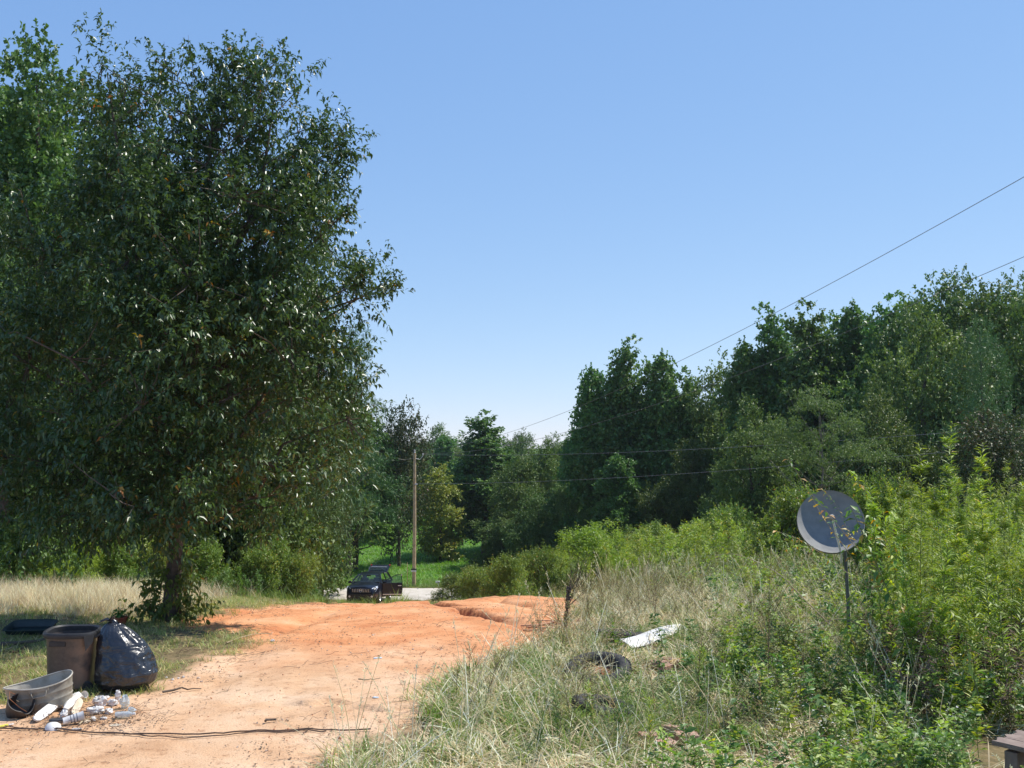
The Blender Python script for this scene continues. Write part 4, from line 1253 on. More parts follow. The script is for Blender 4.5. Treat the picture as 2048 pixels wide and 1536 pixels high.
M['white'] = mat_noise('white_plastic', (.56, .52, .47), (.77, .76, .74), scale=7, rough=.45, bump=.1)
M['paper'] = mat_noise('white_paper', (.50, .44, .38), (.76, .75, .73), scale=14, rough=.85, bump=.5)
M['wood_pole'] = mat_noise('pole_wood', (.40, .28, .15), (.56, .42, .26), scale=5, rough=.9, bump=.5)
M['wood_grey'] = mat_noise('weathered_board', (.16, .11, .085), (.30, .23, .19), scale=5, rough=.85, bump=.6, c3=(.40, .33, .28))
M['zinc'] = mat_noise('galvanised_zinc', (.16, .14, .11), (.34, .31, .25), scale=6, rough=.6, metal=.2, bump=.2, c3=(.46, .42, .34))
M['zinc_in'] = mat_noise('dull_zinc', (.26, .23, .18), (.46, .43, .37), scale=7, rough=.75, metal=.1, bump=.3)
M['dish'] = mat_noise('dish_grey', (.21, .21, .205), (.27, .27, .26), scale=9, rough=.8, bump=.1, spec=.2)
M['post'] = mat_noise('rusty_post', (.09, .10, .09), (.15, .16, .14), scale=9, rough=.7, metal=.3, bump=.3, c3=(.26, .12, .06))
M['rust'] = mat_noise('rust', (.16, .06, .03), (.30, .13, .06), scale=10, rough=.95, bump=.5)
M['brick'] = mat_noise('brick', (.36, .18, .12), (.48, .33, .26), scale=11, rough=.95, bump=.6, c3=(.58, .50, .43))
M['lath'] = mat_noise('reddish_lath', (.34, .15, .08), (.50, .26, .15), scale=12, rough=.9, bump=.3)
M['cable'] = mat_noise('old_cable', (.05, .03, .022), (.11, .07, .05), scale=20, rough=.8, bump=.2)
M['wire'] = flat('wire', (.20, .20, .21), .6, .2)
M['teal'] = mat_noise('dark_teal_plastic', (.008, .02, .022), (.014, .03, .032), scale=6, rough=.5)
M['red_pot'] = mat_noise('red_pot', (.30, .05, .025), (.42, .09, .04), scale=8, rough=.7)
M['yellow'] = mat_noise('yellow_plastic', (.60, .52, .05), (.75, .68, .12), scale=8, rough=.5)
M['pipe_yellow'] = mat_noise('yellow_paint', (.60, .42, .12), (.75, .60, .30), scale=9, rough=.6)
M['blue_bit'] = mat_noise('pale_blue_wrapper', (.35, .50, .62), (.65, .72, .76), scale=30, rough=.5)
M['dark_pot'] = mat_noise('dark_pot', (.022, .018, .016), (.05, .038, .032), scale=8, rough=.6, bump=.3)
M['tray'] = mat_noise('black_tray', (.03, .03, .032), (.055, .055, .06), scale=10, rough=.4)
M['carton'] = mat_noise('tan_card', (.50, .40, .28), (.66, .56, .43), scale=10, rough=.85)
M['fabric_grey'] = mat_noise('faded_cloth', (.22, .20, .19), (.34, .31, .29), scale=6, rough=.95, bump=.6)

# the rubbish bin's plastic: grey-brown, with sunlit brown painted patchily on its right side
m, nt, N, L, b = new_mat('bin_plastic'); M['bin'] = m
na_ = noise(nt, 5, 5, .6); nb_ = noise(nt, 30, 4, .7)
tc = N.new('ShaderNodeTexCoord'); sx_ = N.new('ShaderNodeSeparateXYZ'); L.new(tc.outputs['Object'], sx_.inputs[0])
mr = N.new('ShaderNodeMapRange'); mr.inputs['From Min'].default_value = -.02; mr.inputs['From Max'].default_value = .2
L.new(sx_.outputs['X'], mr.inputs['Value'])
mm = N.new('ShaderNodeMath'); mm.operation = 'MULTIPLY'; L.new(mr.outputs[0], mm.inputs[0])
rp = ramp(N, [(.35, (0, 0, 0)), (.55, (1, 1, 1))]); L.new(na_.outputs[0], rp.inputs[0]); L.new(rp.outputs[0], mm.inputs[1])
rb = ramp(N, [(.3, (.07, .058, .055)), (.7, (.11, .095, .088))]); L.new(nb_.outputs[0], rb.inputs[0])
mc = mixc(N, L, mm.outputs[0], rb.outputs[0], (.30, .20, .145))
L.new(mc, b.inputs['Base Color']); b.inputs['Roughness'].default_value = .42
# bin bag film
m, nt, N, L, b = new_mat('black_bag_film'); M['bag'] = m
b.inputs['Base Color'].default_value = (.016, .018, .024, 1); b.inputs['Roughness'].default_value = .27; b.inputs['Specular IOR Level'].default_value = .75
wv = N.new('ShaderNodeTexNoise'); wv.inputs['Scale'].default_value = 1.0; wv.inputs['Detail'].default_value = 3; wv.inputs['Distortion'].default_value = 1.2
tc = N.new('ShaderNodeTexCoord'); mp = N.new('ShaderNodeMapping'); mp.inputs['Scale'].default_value = (5, 5, 13); mp.inputs['Rotation'].default_value = (.2, .5, 0)
L.new(tc.outputs['Object'], mp.inputs[0]); L.new(mp.outputs[0], wv.inputs['Vector'])
bp = N.new('ShaderNodeBump'); bp.inputs['Strength'].default_value = .7; bp.inputs['Distance'].default_value = .03
L.new(wv.outputs[0], bp.inputs['Height']); L.new(bp.outputs[0], b.inputs['Normal'])

# ------------------------------------------------------------------ the car with its hatch and driver's door open
def make_car():
    g = gpt(743, 59.4)
    car = empty('parked_car', g + Vector((0, 0, .03)), (R(-4.5), 0, R(-5)))       # local -Y is the nose
    tag(car, 'dark blue SUV facing up the drive with its hatch and driver door open', 'car')
    st = [(-2.34, .66, .40, .62), (-2.28, .78, .30, .80), (-2.05, .86, .26, .93), (-1.75, .895, .24, 1.0), (-1.2, .90, .24, 1.07), (-.92, .90, .24, 1.10),
          (0, .905, .24, 1.12), (1.2, .90, .24, 1.13), (1.95, .88, .27, 1.12), (2.25, .83, .32, 1.05), (2.33, .74, .42, .90)]
    v, f = [], []
    for y, hw, zl, zt in st:
        half = [(0, zl), (hw * .88, zl), (hw * .98, zl + .10), (hw, zl + (zt - zl) * .5), (hw * .975, zt - .10), (hw * .90, zt - .02), (hw * .5, zt + .025), (0, zt + .035)]
        ring = half + [(-a, c) for a, c in half[-2:0:-1]]
        v += [(a, y, c) for a, c in ring]
    n = 14
    for i in range(len(st) - 1):
        for k in range(n):
            f.append((i * n + k, i * n + (k + 1) % n, (i + 1) * n + (k + 1) % n, (i + 1) * n + k))
    f += [tuple(range(n - 1, -1, -1)), tuple((len(st) - 1) * n + k for k in range(n))]
    MB().add(v, f).build('body', M['car_paint'], car, smooth=True)
    rf = MB()
    rv, rq = [], []
    RS = [(-.22, .60, 1.545), (.1, .64, 1.61), (.8, .65, 1.645), (1.5, .63, 1.63), (1.85, .60, 1.585)]
    for y, hw, z in RS: rv += [(-hw, y, z - .04), (-hw * .6, y, z), (0, y, z + .015), (hw * .6, y, z), (hw, y, z - .04), (hw * .9, y, z - .07), (0, y, z - .04), (-hw * .9, y, z - .07)]
    for i in range(4):
        for k in range(8): rq.append((i * 8 + k, i * 8 + (k + 1) % 8, (i + 1) * 8 + (k + 1) % 8, (i + 1) * 8 + k))
    rq += [(0, 1, 2, 3, 4, 5, 6, 7)[::-1], tuple(32 + k for k in range(8))]
    rf.add(rv, rq).build('roof', M['car_paint'], car, smooth=True)
    for s in (-1, 1):
        p = MB()
        p.tube([(s * .84, -1.0, 1.07), (s * .74, -.62, 1.33), (s * .605, -.2, 1.53)], [.045, .04, .04], 6)
        p.build('pillar', M['car_paint'], car, smooth=True)
        p = MB(); p.tube([(s * .86, .52, 1.1), (s * .64, .5, 1.6)], .04, 6); p.tube([(s * .84, 2.12, 1.08), (s * .61, 1.8, 1.57)], .06, 6)
        p.build('pillar', M['car_paint'], car)
        w = MB()
        ys = [(.56, 2.0, .62, 1.78)] if s > 0 else [(-.88, .48, -.2, .48), (.56, 2.0, .62, 1.78)]
        for y0, y1, y2, y3 in ys: w.add([(s * .85, y0, 1.11), (s * .85, y1, 1.11), (s * .625, y3, 1.54), (s * .625, y2, 1.56)], [(0, 1, 2, 3)])
        w.build('side_window', M['car_glass'], car)
    ws = MB(); a = [(-.80, -1.0, 1.09), (-.4, -1.08, 1.10), (.4, -1.08, 1.10), (.80, -1.0, 1.09)]; c = [(-.585, -.21, 1.53), (-.3, -.25, 1.555), (.3, -.25, 1.555), (.585, -.21, 1.53)]
    ws.add(a + c, [(k, k + 1, k + 5, k + 4) for k in range(3)]).build('windshield', M['car_glass'], car, smooth=True)
    # hood panel with its shut lines, proud of the body
    hd = MB(); hv, hf = [], []
    for y, hw, z in ((-2.2, .56, .90), (-2.0, .70, .985), (-1.6, .76, 1.045), (-1.1, .79, 1.115)):
        hv += [(-hw, y, z - .035), (-hw * .55, y, z + .012), (0, y, z + .02), (hw * .55, y, z + .012), (hw, y, z - .035)]
    for i in range(3):
        for k in range(4): hf.append((i * 5 + k, i * 5 + k + 1, (i + 1) * 5 + k + 1, (i + 1) * 5 + k))
    hd.add(hv, hf).build('hood', M['car_paint'], car, smooth=True)
    for s in (-1, 1):
        h = MB()
        h.poly([(s * .50, -2.30, .66), (s * .80, -2.17, .68), (s * .885, -1.92, .90), (s * .84, -1.86, .97), (s * .60, -2.17, .86)], (0, -.035, .005))
        o = h.build('headlight', M['headlamp'], car)
        MB().lathe([(.0, 0), (.055, 0), (.06, -.03), (.05, -.035)], 12, (s * .66, -2.22, .77), rot=Euler((R(90), 0, 0)).to_matrix()).build('bulb', M['chrome'], o)
        MB().lathe([(.0, .02), (.055, .02), (.06, 0)], 12, (s * .62, -2.33, .42), rot=Euler((R(90), 0, 0)).to_matrix()).build('fog_lamp', M['headlamp'], car)
    gr = MB().box((0, -2.335, .74), (1.0, .03, .22), top=1.1).build('grille', M['black_plastic'], car)
    for i in range(11):
        x = (i - 5) * .088
        if i == 5: continue
        MB().box((x, -2.355, .745), (.020, .015, .17), Euler((0, R(x * 25), 0)).to_matrix()).build('grille_bar', M['chrome'], gr)
    e = MB(); e.lathe([(.07, 0), (.085, .008), (.085, -.008), (.07, 0)], 20, (0, -2.37, .75), rot=Euler((R(90), 0, 0)).to_matrix()); e.box((0, -2.372, .75), (.19, .012, .028)); e.build('emblem', M['chrome'], gr)
    MB().poly([(-.84, -2.15, .30), (-.5, -2.36, .30), (.5, -2.36, .30), (.84, -2.15, .30), (.86, -1.9, .30), (-.86, -1.9, .30)], (0, 0, .16)).build('bumper', M['black_plastic'], car, bevel=.02)
    MB().box((0, -2.372, .53), (1.3, .02, .03)).build('bumper_slot', M['black_plastic'], car)
    for s in (-1, 1):
        for y in (-1.40, 1.32):
            wh = empty('wheel', (s * .80, y, .345)); wh.parent = car; wh.rotation_euler = (0, R(90), 0)
            MB().lathe([(.21, -.10), (.30, -.115), (.345, -.08), (.352, 0), (.345, .08), (.30, .115), (.21, .10), (.21, -.10)], 28).build('tyre', M['rubber'], wh, smooth=True)
            r = MB(); r.lathe([(.21, s * .10), (.195, s * .07), (.19, s * .02)], 24)
            for k in range(5):
                a_ = k * 2 * math.pi / 5
                r.box((math.cos(a_) * .11, math.sin(a_) * .11, s * .085), (.19, .045, .025), Euler((0, 0, a_)).to_matrix())
            r.lathe([(0, s * .1), (.05, s * .1), (.055, s * .07)], 12)
            r.build('rim', M['rim'], wh)
            MB().lathe([(.37, -.08), (.41, -.08), (.41, .08), (.37, .08)], 24, (s * .825, y, .36), rot=Euler((0, R(90), 0)).to_matrix()).build('wheel_arch', M['black_plastic'], car, smooth=True)
        MB().box((s * 1.00, -.80, 1.12), (.20, .09, .14), top=.85).build('mirror', M['black_plastic'] if s < 0 else M['car_paint'], car, bevel=.03)
    # inside
    MB().box((0, -.82, 1.08), (1.5, .35, .14)).build('dashboard', M['black_plastic'], car)
    for s in (-1, 1):
        q = MB(); q.box((s * .38, .15, 1.12), (.50, .14, .42), Euler((R(-10), 0, 0)).to_matrix(), top=.85); q.box((s * .38, .2, 1.42), (.26, .09, .17)); q.build('seat', M['cloth_dark'], car, bevel=.03)
    MB().box((0, -.42, 1.47), (.24, .03, .07)).build('rear_view_mirror', M['black_plastic'], car)
    MB().lathe([(.17, 0), (.185, .012), (.185, -.012), (.17, 0)], 20, (.38, -.55, 1.12), rot=Euler((R(70), 0, 0)).to_matrix()).build('steering_wheel', M['black_plastic'], car)
    # driver's door swung right open
    d = empty('door', (.905, -.88, 0), (0, 0, R(-68))); d.parent = car     # local +Y runs from the hinge to the lock edge
    p = MB(); p.poly([(0, 0, .34), (0, 1.12, .34), (0, 1.16, .7), (0, 1.14, 1.10), (0, 0, 1.08)], (-.09, 0, 0)); p.build('door_panel', M['car_paint'], d, bevel=.015)
    fr = MB(); fr.tube([(-.05, .02, 1.08), (-.08, .42, 1.36), (-.14, .86, 1.54), (-.14, 1.08, 1.56), (-.05, 1.14, 1.10)], .022, 5); fr.build('window_frame', M['car_paint'], d)
    MB().add([(-.05, .04, 1.09), (-.05, 1.13, 1.10), (-.14, 1.07, 1.54), (-.14, .86, 1.52), (-.08, .42, 1.35)], [(0, 1, 2, 3, 4)]).build('window', M['car_glass'], d)
    MB().box((.018, .57, .45), (.02, 1.08, .04)).build('trim_strip', M['chrome'], d)
    MB().box((.03, .98, .93), (.03, .2, .035)).build('handle', M['chrome'], d)
    MB().box((-.05, 1.10, 1.52), (.02, .05, .10)).build('lock_edge', M['chrome'], d)
    # hatch raised on its hinges
    h = empty('hatch', (0, 1.85, 1.60), (R(20), 0, 0)); h.parent = car       # local +Y from hinge to lower edge
    p = MB(); p.poly([(-.56, 0, 0), (.56, 0, 0), (.62, .5, .06), (.58, 1.0, .02), (-.58, 1.0, .02), (-.62, .5, .06)], (0, 0, -.06)); p.build('hatch_panel', M['car_paint'], h, bevel=.02)
    MB().poly([(-.46, .08, .03), (.46, .08, .03), (.5, .42, .075), (-.5, .42, .075)], (0, 0, .006)).build('rear_window', M['car_glass'], h)
    for s in (-1, 1): MB().box((s * .56, .90, .035), (.07, .12, .04)).build('tail_light', M['red_lamp'], h)
    MB().box((0, .5, .085), (.95, .03, .015)).build('spoiler', M['chrome'], h)
    for s in (-1, 1): MB().tube([(s * .58, 2.1, 1.15), (s * .55, 2.35, 1.83)], .012, 5).build('gas_strut', M['black_plastic'], car)
make_car()

# ------------------------------------------------------------------ utility pole, wires, markers by the road
pb = gpt(830, 67.2)
ptop = at(830, 906, 67.2)
PH = ptop.z - pb.z
pole = empty('utility_pole', pb); tag(pole, 'tall brown wooden utility pole standing on the far side of the road', 'utility pole')
MB().tube([(0, 0, -.5), (.02, 0, PH * .5), (0, 0, PH)], [.13, .11, .085], 12).build('shaft', M['wood_pole'], pole, smooth=True)
MB().lathe([(.0, .22), (.05, .2), (.06, .12), (.035, .08), (.06, .03), (.02, 0)], 10, (0, 0, PH)).build('insulator', M['white'], pole, smooth=True)
a = MB(); a.tube([(.05, 0, PH - .35), (.35, 0, PH - .42), (.55, 0, PH - .18)], .022, 6); a.lathe([(.0, .16), (.045, .14), (.055, .06), (.02, 0)], 8, (.55, 0, PH - .18)); a.build('bracket_arm', M['white'], pole, smooth=True)
a = MB(); a.tube([(-.05, 0, PH - .32), (-.6, 0, PH - .46), (-1.05, 0, PH - .38)], .016, 6); a.build('bracket_arm', M['zinc'], pole)
MB().box((.12, -.10, PH - 2.02), (.16, .08, .10)).build('wire_clamp', M['white'], pole)
MB().box((0, -.16, 1.02), (.34, .05, .10)).build('number_plate', M['white'], pole)
MB().box((0, -.15, 1.12), (.36, .06, .08)).build('plate_band', M['black_plastic'], pole)
def wire(p0, p1, sag, label, r=.0065):
    o = MB(); pts = []
    for i in range(49):
        t = i / 48.0
        p = p0.lerp(p1, t); p.z -= sag * 4 * t * (1 - t); pts.append(p)
    o.tube(pts, r, 5)
    w = o.build('wire', M['wire']); tag(w, label, 'power line', 'wires of the utility pole')
wire(ptop + Vector((0, 0, .2)), at(2560, 60, 13), 1.35, 'upper wire climbing across the open sky towards the top right')
wire(ptop + Vector((.55, 0, -.02)), at(2460, 330, 16), 1.25, 'lower wire crossing the sky above the right-hand woods')
wire(ptop + Vector((.55, -.02, -.1)), at(2500, 812, 30), .5, 'upper of the two wires crossing in front of the dark woods', .0085)
wire(pb + Vector((.2, -.1, PH - 2.0)), at(2500, 842, 28), .45, 'lower of the two wires crossing in front of the dark woods', .0085)
m1 = gpt(896, 66.6)
t = empty('marker_post', m1); tag(t, 'squat yellow pipeline marker on the verge right of the utility pole', 'marker post')
MB().tube([(0, 0, -.2), (0, 0, .55)], .10, 10).build('post', M['pipe_yellow'], t, smooth=True)
MB().tube([(-.2, 0, .62), (.2, 0, .62)], .08, 8).build('valve', M['pipe_yellow'], t, smooth=True)
MB().lathe([(.1, .5), (.13, .62), (.10, .76), (.0, .85)], 10).build('cap', M['white'], t, smooth=True)
m2 = gpt(877, 66.8)
t = empty('marker_stub', m2); tag(t, 'small white marker stub left of the yellow marker', 'marker post')
MB().tube([(0, 0, -.2), (.05, 0, .28)], .04, 8).build('post', M['white'], t); MB().box((0, 0, .33), (.28, .1, .14)).build('cap', M['white'], t, bevel=.02)
m3 = gpt(817, 67.0)
MB().tube([m3 + Vector((0, 0, -.2)), m3 + Vector((0, 0, 1.55))], .025, 6).build('guide_stake', M['pipe_yellow'])
tag(bpy.data.objects['guide_stake'], 'thin orange-yellow stake standing just left of the utility pole', 'stake')

# ------------------------------------------------------------------ satellite dish
def make_dish():
    b = gp(1699, 1318)
    D0 = b.y
    c = at(1660, 1055, D0)
    hub = at(1690, 1100, D0 + .05)
    t = empty('satellite_dish', b); tag(t, 'grey satellite dish on a leaning rusty post among the tall weeds', 'satellite dish')
    top = hub - b
    MB().tube([(0, 0, -.3), tuple(top * .5 + Vector((.01, 0, 0))), tuple(top)], [.022, .021, .02], 10).build('post', M['post'], t, smooth=True)
    W = 62 / F_PX * D0
    H_ = 67 / F_PX * D0
    rot = Euler((R(90 - 24), 0, R(-14))).to_matrix()     # local +Z is the way the dish looks: towards us and up
    rot = Matrix.Rotation(R(-14), 3, 'Z') @ Matrix.Rotation(R(59), 3, 'X')
    prof = [(0.001, 0)] + [(r, .20 * r * r / 1.0) for r in (.25, .5, .75, .9, 1.0)]
    v, f = [], []
    n = 48
    front = [(r, z) for r, z in prof]; back = [(r, z - .035) for r, z in prof[::-1]]
    allp = front + [(1.02, .215), (1.035, .19), (1.02, .165)] + back
    m = MB()
    for r, z in allp:
        for k in range(n):
            a_ = 2 * math.pi * k / n
            m.v.append(tuple(rot @ Vector((r * W * math.cos(a_), r * H_ * math.sin(a_), z * .78)) + (c - b)))
    for i in range(len(allp) - 1):
        for k in range(n): m.f.append((i * n + k, i * n + (k + 1) % n, (i + 1) * n + (k + 1) % n, (i + 1) * n + k))
    m.build('reflector', M['dish'], t, smooth=True)
    C = c - b
    edge = C + rot @ Vector((.10, -H_ * 1.0, .13)); lnb = C + rot @ Vector((.0, -H_ * .35, .50))
    MB().tube([edge + rot @ Vector((0, -.05, -.12)), edge, lnb], [.014, .014, .012], 8).build('feed_arm', M['white'], t)
    q = MB(); q.tube([lnb, lnb + rot @ Vector((0, .06, -.07))], [.035, .028], 10); q.tube([lnb + rot @ Vector((-.10, 0, -.01)), lnb + rot @ Vector((.02, 0, 0))], .018, 8)
    q.build('receiver', M['dish'], t, smooth=True)
    q = MB(); q.box(tuple(C + rot @ Vector((.02, 0, -.07))), (.18, .18, .10), rot); q.tube([tuple(top), tuple(C + rot @ Vector((.02, -.02, -.10)))], .02, 8)
    q.build('mount', M['post'], t)
make_dish()

# ------------------------------------------------------------------ bin, bag, tub and litter
def superring(hw, z, n=40, e=3.2, sx=1.0, sy=1.0, c=(0, 0)):
    out = []
    for k in range(n):
        a_ = 2 * math.pi * k / n
        ca, sa = math.cos(a_), math.sin(a_)
        r = (abs(ca) ** e + abs(sa) ** e) ** (-1 / e)
        out.append((c[0] + hw * r * ca * sx, c[1] + hw * r * sa * sy, z))
    return out
def loft(rings):
    m = MB(); n = len(rings[0])
    m.v = [p for r in rings for p in r]
    for i in range(len(rings) - 1):
        for k in range(n): m.f.append((i * n + k, i * n + (k + 1) % n, (i + 1) * n + (k + 1) % n, (i + 1) * n + k))
    return m
def make_bin():
    g = gp(155, 1388); g.y += .22; g.x = (155 - 1024) / F_PX * g.y; g.z = float(gz(g.x, g.y))
    t = empty('rubbish_bin', g, (R(1), R(1), R(8))); tag(t, 'grey-brown open plastic rubbish bin beside the black bag', 'bin')
    k = g.y / F_PX
    hb, ht, H = 40 * k, 46 * k, at(155, 1262, g.y).z - g.z + .02
    body = loft([superring(hb * .9, .03), superring(hb, .05), superring(hb * 1.01, .10), superring(ht * .97, H * .86), superring(ht * 1.0, H * .88), superring(ht, H - .03), superring(ht - .012, H - .03), superring(ht * .95, H * .8), superring(hb * .93, .08), superring(.001, .08)])
    body.f.append(tuple(range(39, -1, -1)))
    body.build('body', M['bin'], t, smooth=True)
    rim = loft([superring(ht + .001, H - .055), superring(ht + .022, H - .05), superring(ht + .030, H - .02), superring(ht + .022, H), superring(ht + .002, H + .004), superring(ht - .014, H - .01), superring(ht - .014, H - .055)])
    rim.build('rim', M['black_plastic'], t, smooth=True)
    hd = MB(); hd.tube([(ht + .01, -.13, H - .06), (ht + .07, -.13, H - .02), (ht + .085, 0, H + .005), (ht + .07, .13, H - .02), (ht + .01, .13, H - .06)], .012, 8)
    hd.poly([(ht * .72, -ht - .02, H - .02), (ht + .02, -ht * .8, H - .01), (ht + .01, -ht * .9, H - .09), (ht * .8, -ht - .01, H - .17)], (0, .015, 0))
    hd.build('handle', M['black_plastic'], t, smooth=True)
    for s in (-1, 1):
        MB().lathe([(.0, -.02), (.05, -.02), (.06, 0), (.05, .02), (0, .02)], 16, (hb * .95, s * hb * .75, .055), rot=Euler((R(90), 0, 0)).to_matrix()).build('wheel', M['rubber'], t, smooth=True)
    MB().tube([(hb * .95, -hb * .8, .055), (hb * .95, hb * .8, .055)], .008, 6).build('axle', M['rust'], t)
    MB().box((-ht * .35, -ht * .985, H * .83), (.16, .008, .05)).build('label_panel', M['black_plastic'], t, bevel=.003)
make_bin()

def make_bag():
    g = gp(262, 1388); g.y += .24; g.x = (262 - 1024) / F_PX * g.y; g.z = float(gz(g.x, g.y))
    k = g.y / F_PX
    t = empty('rubbish_bag', g); tag(t, 'full shiny black rubbish bag slumped against the bin', 'rubbish bag')
    nA, nZ = 140, 90
    H = at(240, 1246, g.y).z - g.z
    zz = np.linspace(0, 1, nZ); aa = np.arange(nA) * 2 * math.pi / nA
    A, Zt = np.meshgrid(aa, zz)
    # silhouette in metres from the photograph's proportions: left and right reach at each height
    hts = np.array([0, .04, .12, .25, .4, .55, .7, .82, .9, .96, 1.0])
    Lr = np.array([-38, -52, -60, -62, -62, -60, -58, -54, -50, -44, -34]) * k
    Rr = np.array([30, 48, 62, 66, 58, 50, 38, 20, 8, -4, -14]) * k
    l = np.interp(zz, hts, Lr); r = np.interp(zz, hts, Rr)
    cx = ((l + r) / 2)[:, None]; rx_ = ((r - l) / 2)[:, None]
    ry_ = np.interp(zz, hts, np.array([34, 50, 58, 58, 54, 48, 42, 34, 26, 16, 6]) * k)[:, None]
    # folds running up to the tie, slacker low down
    w = .045 * np.abs(np.sin(A * 5 + Zt * 3 + 1.5 * np.sin(A * 2))) * sstep(.35, .95, Zt) + .03 * (fbm(np.cos(A) * 2.2 + 5, Zt * 5 + np.sin(A) * 2.2, 4, 3) - .5) * 4
    w = w + .10 * (np.abs(fbm(np.cos(A) * 3 + np.sin(A) * 1.5 + 9, Zt * 4 - np.sin(A) * 2.0, 14, 3) - .5) ** .8)
    w = w + .025 * np.sin(A * 13 + 4 * Zt + 2 * np.sin(A * 3)) * sstep(.55, 1, Zt)
    x = cx + rx_ * np.cos(A) * (1 - .08 + w); y = ry_ * np.sin(A) * (1 - .08 + w)
    z = Zt * H + .03 * (fbm(x * 6 + 3, y * 6, 8, 3) - .5) * sstep(.1, .5, Zt)
    v = np.stack([x, y, z], -1).reshape(-1, 3)
    ids = np.arange(nA * nZ).reshape(nZ, nA); nx_ = np.roll(ids, -1, 1)
    q = np.stack([ids[:-1], nx_[:-1], nx_[1:], ids[1:]], -1).reshape(-1, 4)
    link('body', mesh_np('body', v, q, mats=[M['bag']], smooth=True), t)
    apex = Vector(v[ids[-1]].mean(0))
    kn = MB(); kn.lathe([(.02, -.03), (.03, 0), (.022, .025), (.05, .055), (.02, .06)], 12, tuple(apex), rot=Euler((0, R(-40), 0)).to_matrix())
    for a_ in (0, 1.3, 2.6, 4.1): kn.tube([apex, apex + Vector((math.cos(a_) * .05 - .04, math.sin(a_) * .04, .035)), apex + Vector((math.cos(a_) * .08 - .09, math.sin(a_) * .07, .01))], [.014, .012, .004], 6)
    kn.build('tied_neck', M['bag'], t, smooth=True)
make_bag()

def make_tub():
    g = gp(92, 1428); g.y += .18; g.x = (102 - 1024) / F_PX * g.y; g.z = float(gz(g.x, g.y))
    k = g.y / F_PX
    t = empty('wash_tub', g + Vector((0, 0, .035)), (R(5), R(-10), R(12))); tag(t, 'dented oval galvanised wash tub tilted in front of the bin', 'tub')
    n = 48
    def ring(hw, z, dent=0.0):
        out = []
        for j in range(n):
            a_ = 2 * math.pi * j / n
            d_ = 1 + dent * math.exp(-((math.cos(a_) - .45) ** 2 + (math.sin(a_) + .9) ** 2) * 6)
            out.append((hw * math.cos(a_) * d_, hw * .64 * math.sin(a_) * d_, z + (.02 * math.sin(a_ * 2 + .6) if dent else 0)))
        return out
    hw = 63 * k
    o = loft([ring(.001, .012), ring(hw * .84, .012), ring(hw * .86, 0), ring(hw * .88, .02), ring(hw * .905, .085), ring(hw * .925, .092), ring(hw * .925, .10), ring(hw * .91, .107), ring(hw * .945, .155), ring(hw * .965, .162), ring(hw * .965, .168), ring(hw * .95, .176), ring(hw, .25, -.06)])
    o.build('body', M['zinc'], t, smooth=True)
    i = loft([ring(hw * .985, .25, -.06), ring(hw * .93, .16), ring(hw * .89, .09), ring(hw * .85, .03), ring(.001, .02)]); i.build('lining', M['zinc_in'], t, smooth=True)
    rp = [Vector(p) for p in ring(hw * .998, .252, -.06)]; MB().tube(rp + [rp[0]], .008, 6, cap=False).build('rolled_rim', M['zinc_in'], t, smooth=True)
    hnd = MB(); hnd.tube([(.10, -hw * .635, .215), (.10, -hw * .68, .20), (.09, -hw * .69, .165), (-.02, -hw * .69, .165), (-.03, -hw * .68, .20), (-.03, -hw * .635, .215)], .006, 6); hnd.box((.035, -hw * .63, .222), (.17, .012, .028))
    hnd.build('handle', M['zinc'], t, smooth=True)
make_tub()

def make_pot():
    g = gp(38, 1438); g.y += .06; g.z = float(gz(g.x, g.y))
    t = empty('dark_pot', g + Vector((-.03, 0, .085)), (R(8), R(38), R(-30))); tag(t, 'dark jagged pot with a wire handle tipped over in front of the tub', 'pot')
    n = 36; rings = []
    for r, z in ((.001, -.10), (.085, -.10), (.105, -.05), (.115, .02), (.12, .08)):
        rings.append([(r * math.cos(2 * math.pi * k / n), r * math.sin(2 * math.pi * k / n), z - (.05 * max(0, math.sin(2 * math.pi * k / n * 2 + 1)) if z > .05 else 0)) for k in range(n)])
    for r, z in ((.112, .08), (.107, .02), (.09, -.06), (.001, -.09)):
        rings.append([(r * math.cos(2 * math.pi * k / n), r * math.sin(2 * math.pi * k / n), z - (.05 * max(0, math.sin(2 * math.pi * k / n * 2 + 1)) if z > .05 else 0)) for k in range(n)])
    loft(rings).build('bowl', M['dark_pot'], t, smooth=True)
    MB().tube([(.11, 0, .06), (.10, -.08, .14), (0, -.14, .18), (-.10, -.08, .14), (-.11, 0, .06)], .003, 5).build('wire_handle', M['rust'], t)
make_pot()

def crumple(name, g, size, mat, label, cat, seed, stretch=(1, 1, .7), rot=0.0, group='litter in front of the bin'):
    rng = np.random.default_rng(seed)
    m = MB(); n1_, n2_ = 9, 12
    m.lathe([(math.sin(math.pi * i / n1_) + .001, -math.cos(math.pi * i / n1_)) for i in range(n1_ + 1)], n2_)
    jit = {}
    pts = []
    for p in m.v:
        p = Vector(p); key = tuple(round(c_, 2) for c_ in p)
        if key not in jit: jit[key] = rng.uniform(.62, 1.12)
        p = p * jit[key]
        pts.append((p.x * stretch[0] * size, p.y * stretch[1] * size, (p.z * stretch[2] + stretch[2] * .75) * size))
    m.v = pts
    o = m.build(name, mat, None, g, (0, 0, rot)); tag(o, label, cat, group); return o
LG = 'litter in front of the bin'
def item(px, py): return gp(px, py)
crumple('crumpled_paper', item(200, 1412), .065, M['paper'], 'crumpled white paper ball nearest the foot of the bin', 'paper', 1, (1.1, .8, .9))
crumple('crumpled_paper', item(225, 1411), .045, M['paper'], 'small crumpled paper right of the largest paper ball', 'paper', 2, (1.3, .8, .8))
crumple('crumpled_paper', item(192, 1428), .062, M['paper'], 'flattened white paper lump in the middle of the litter', 'paper', 3, (1.3, .9, .7), .4)
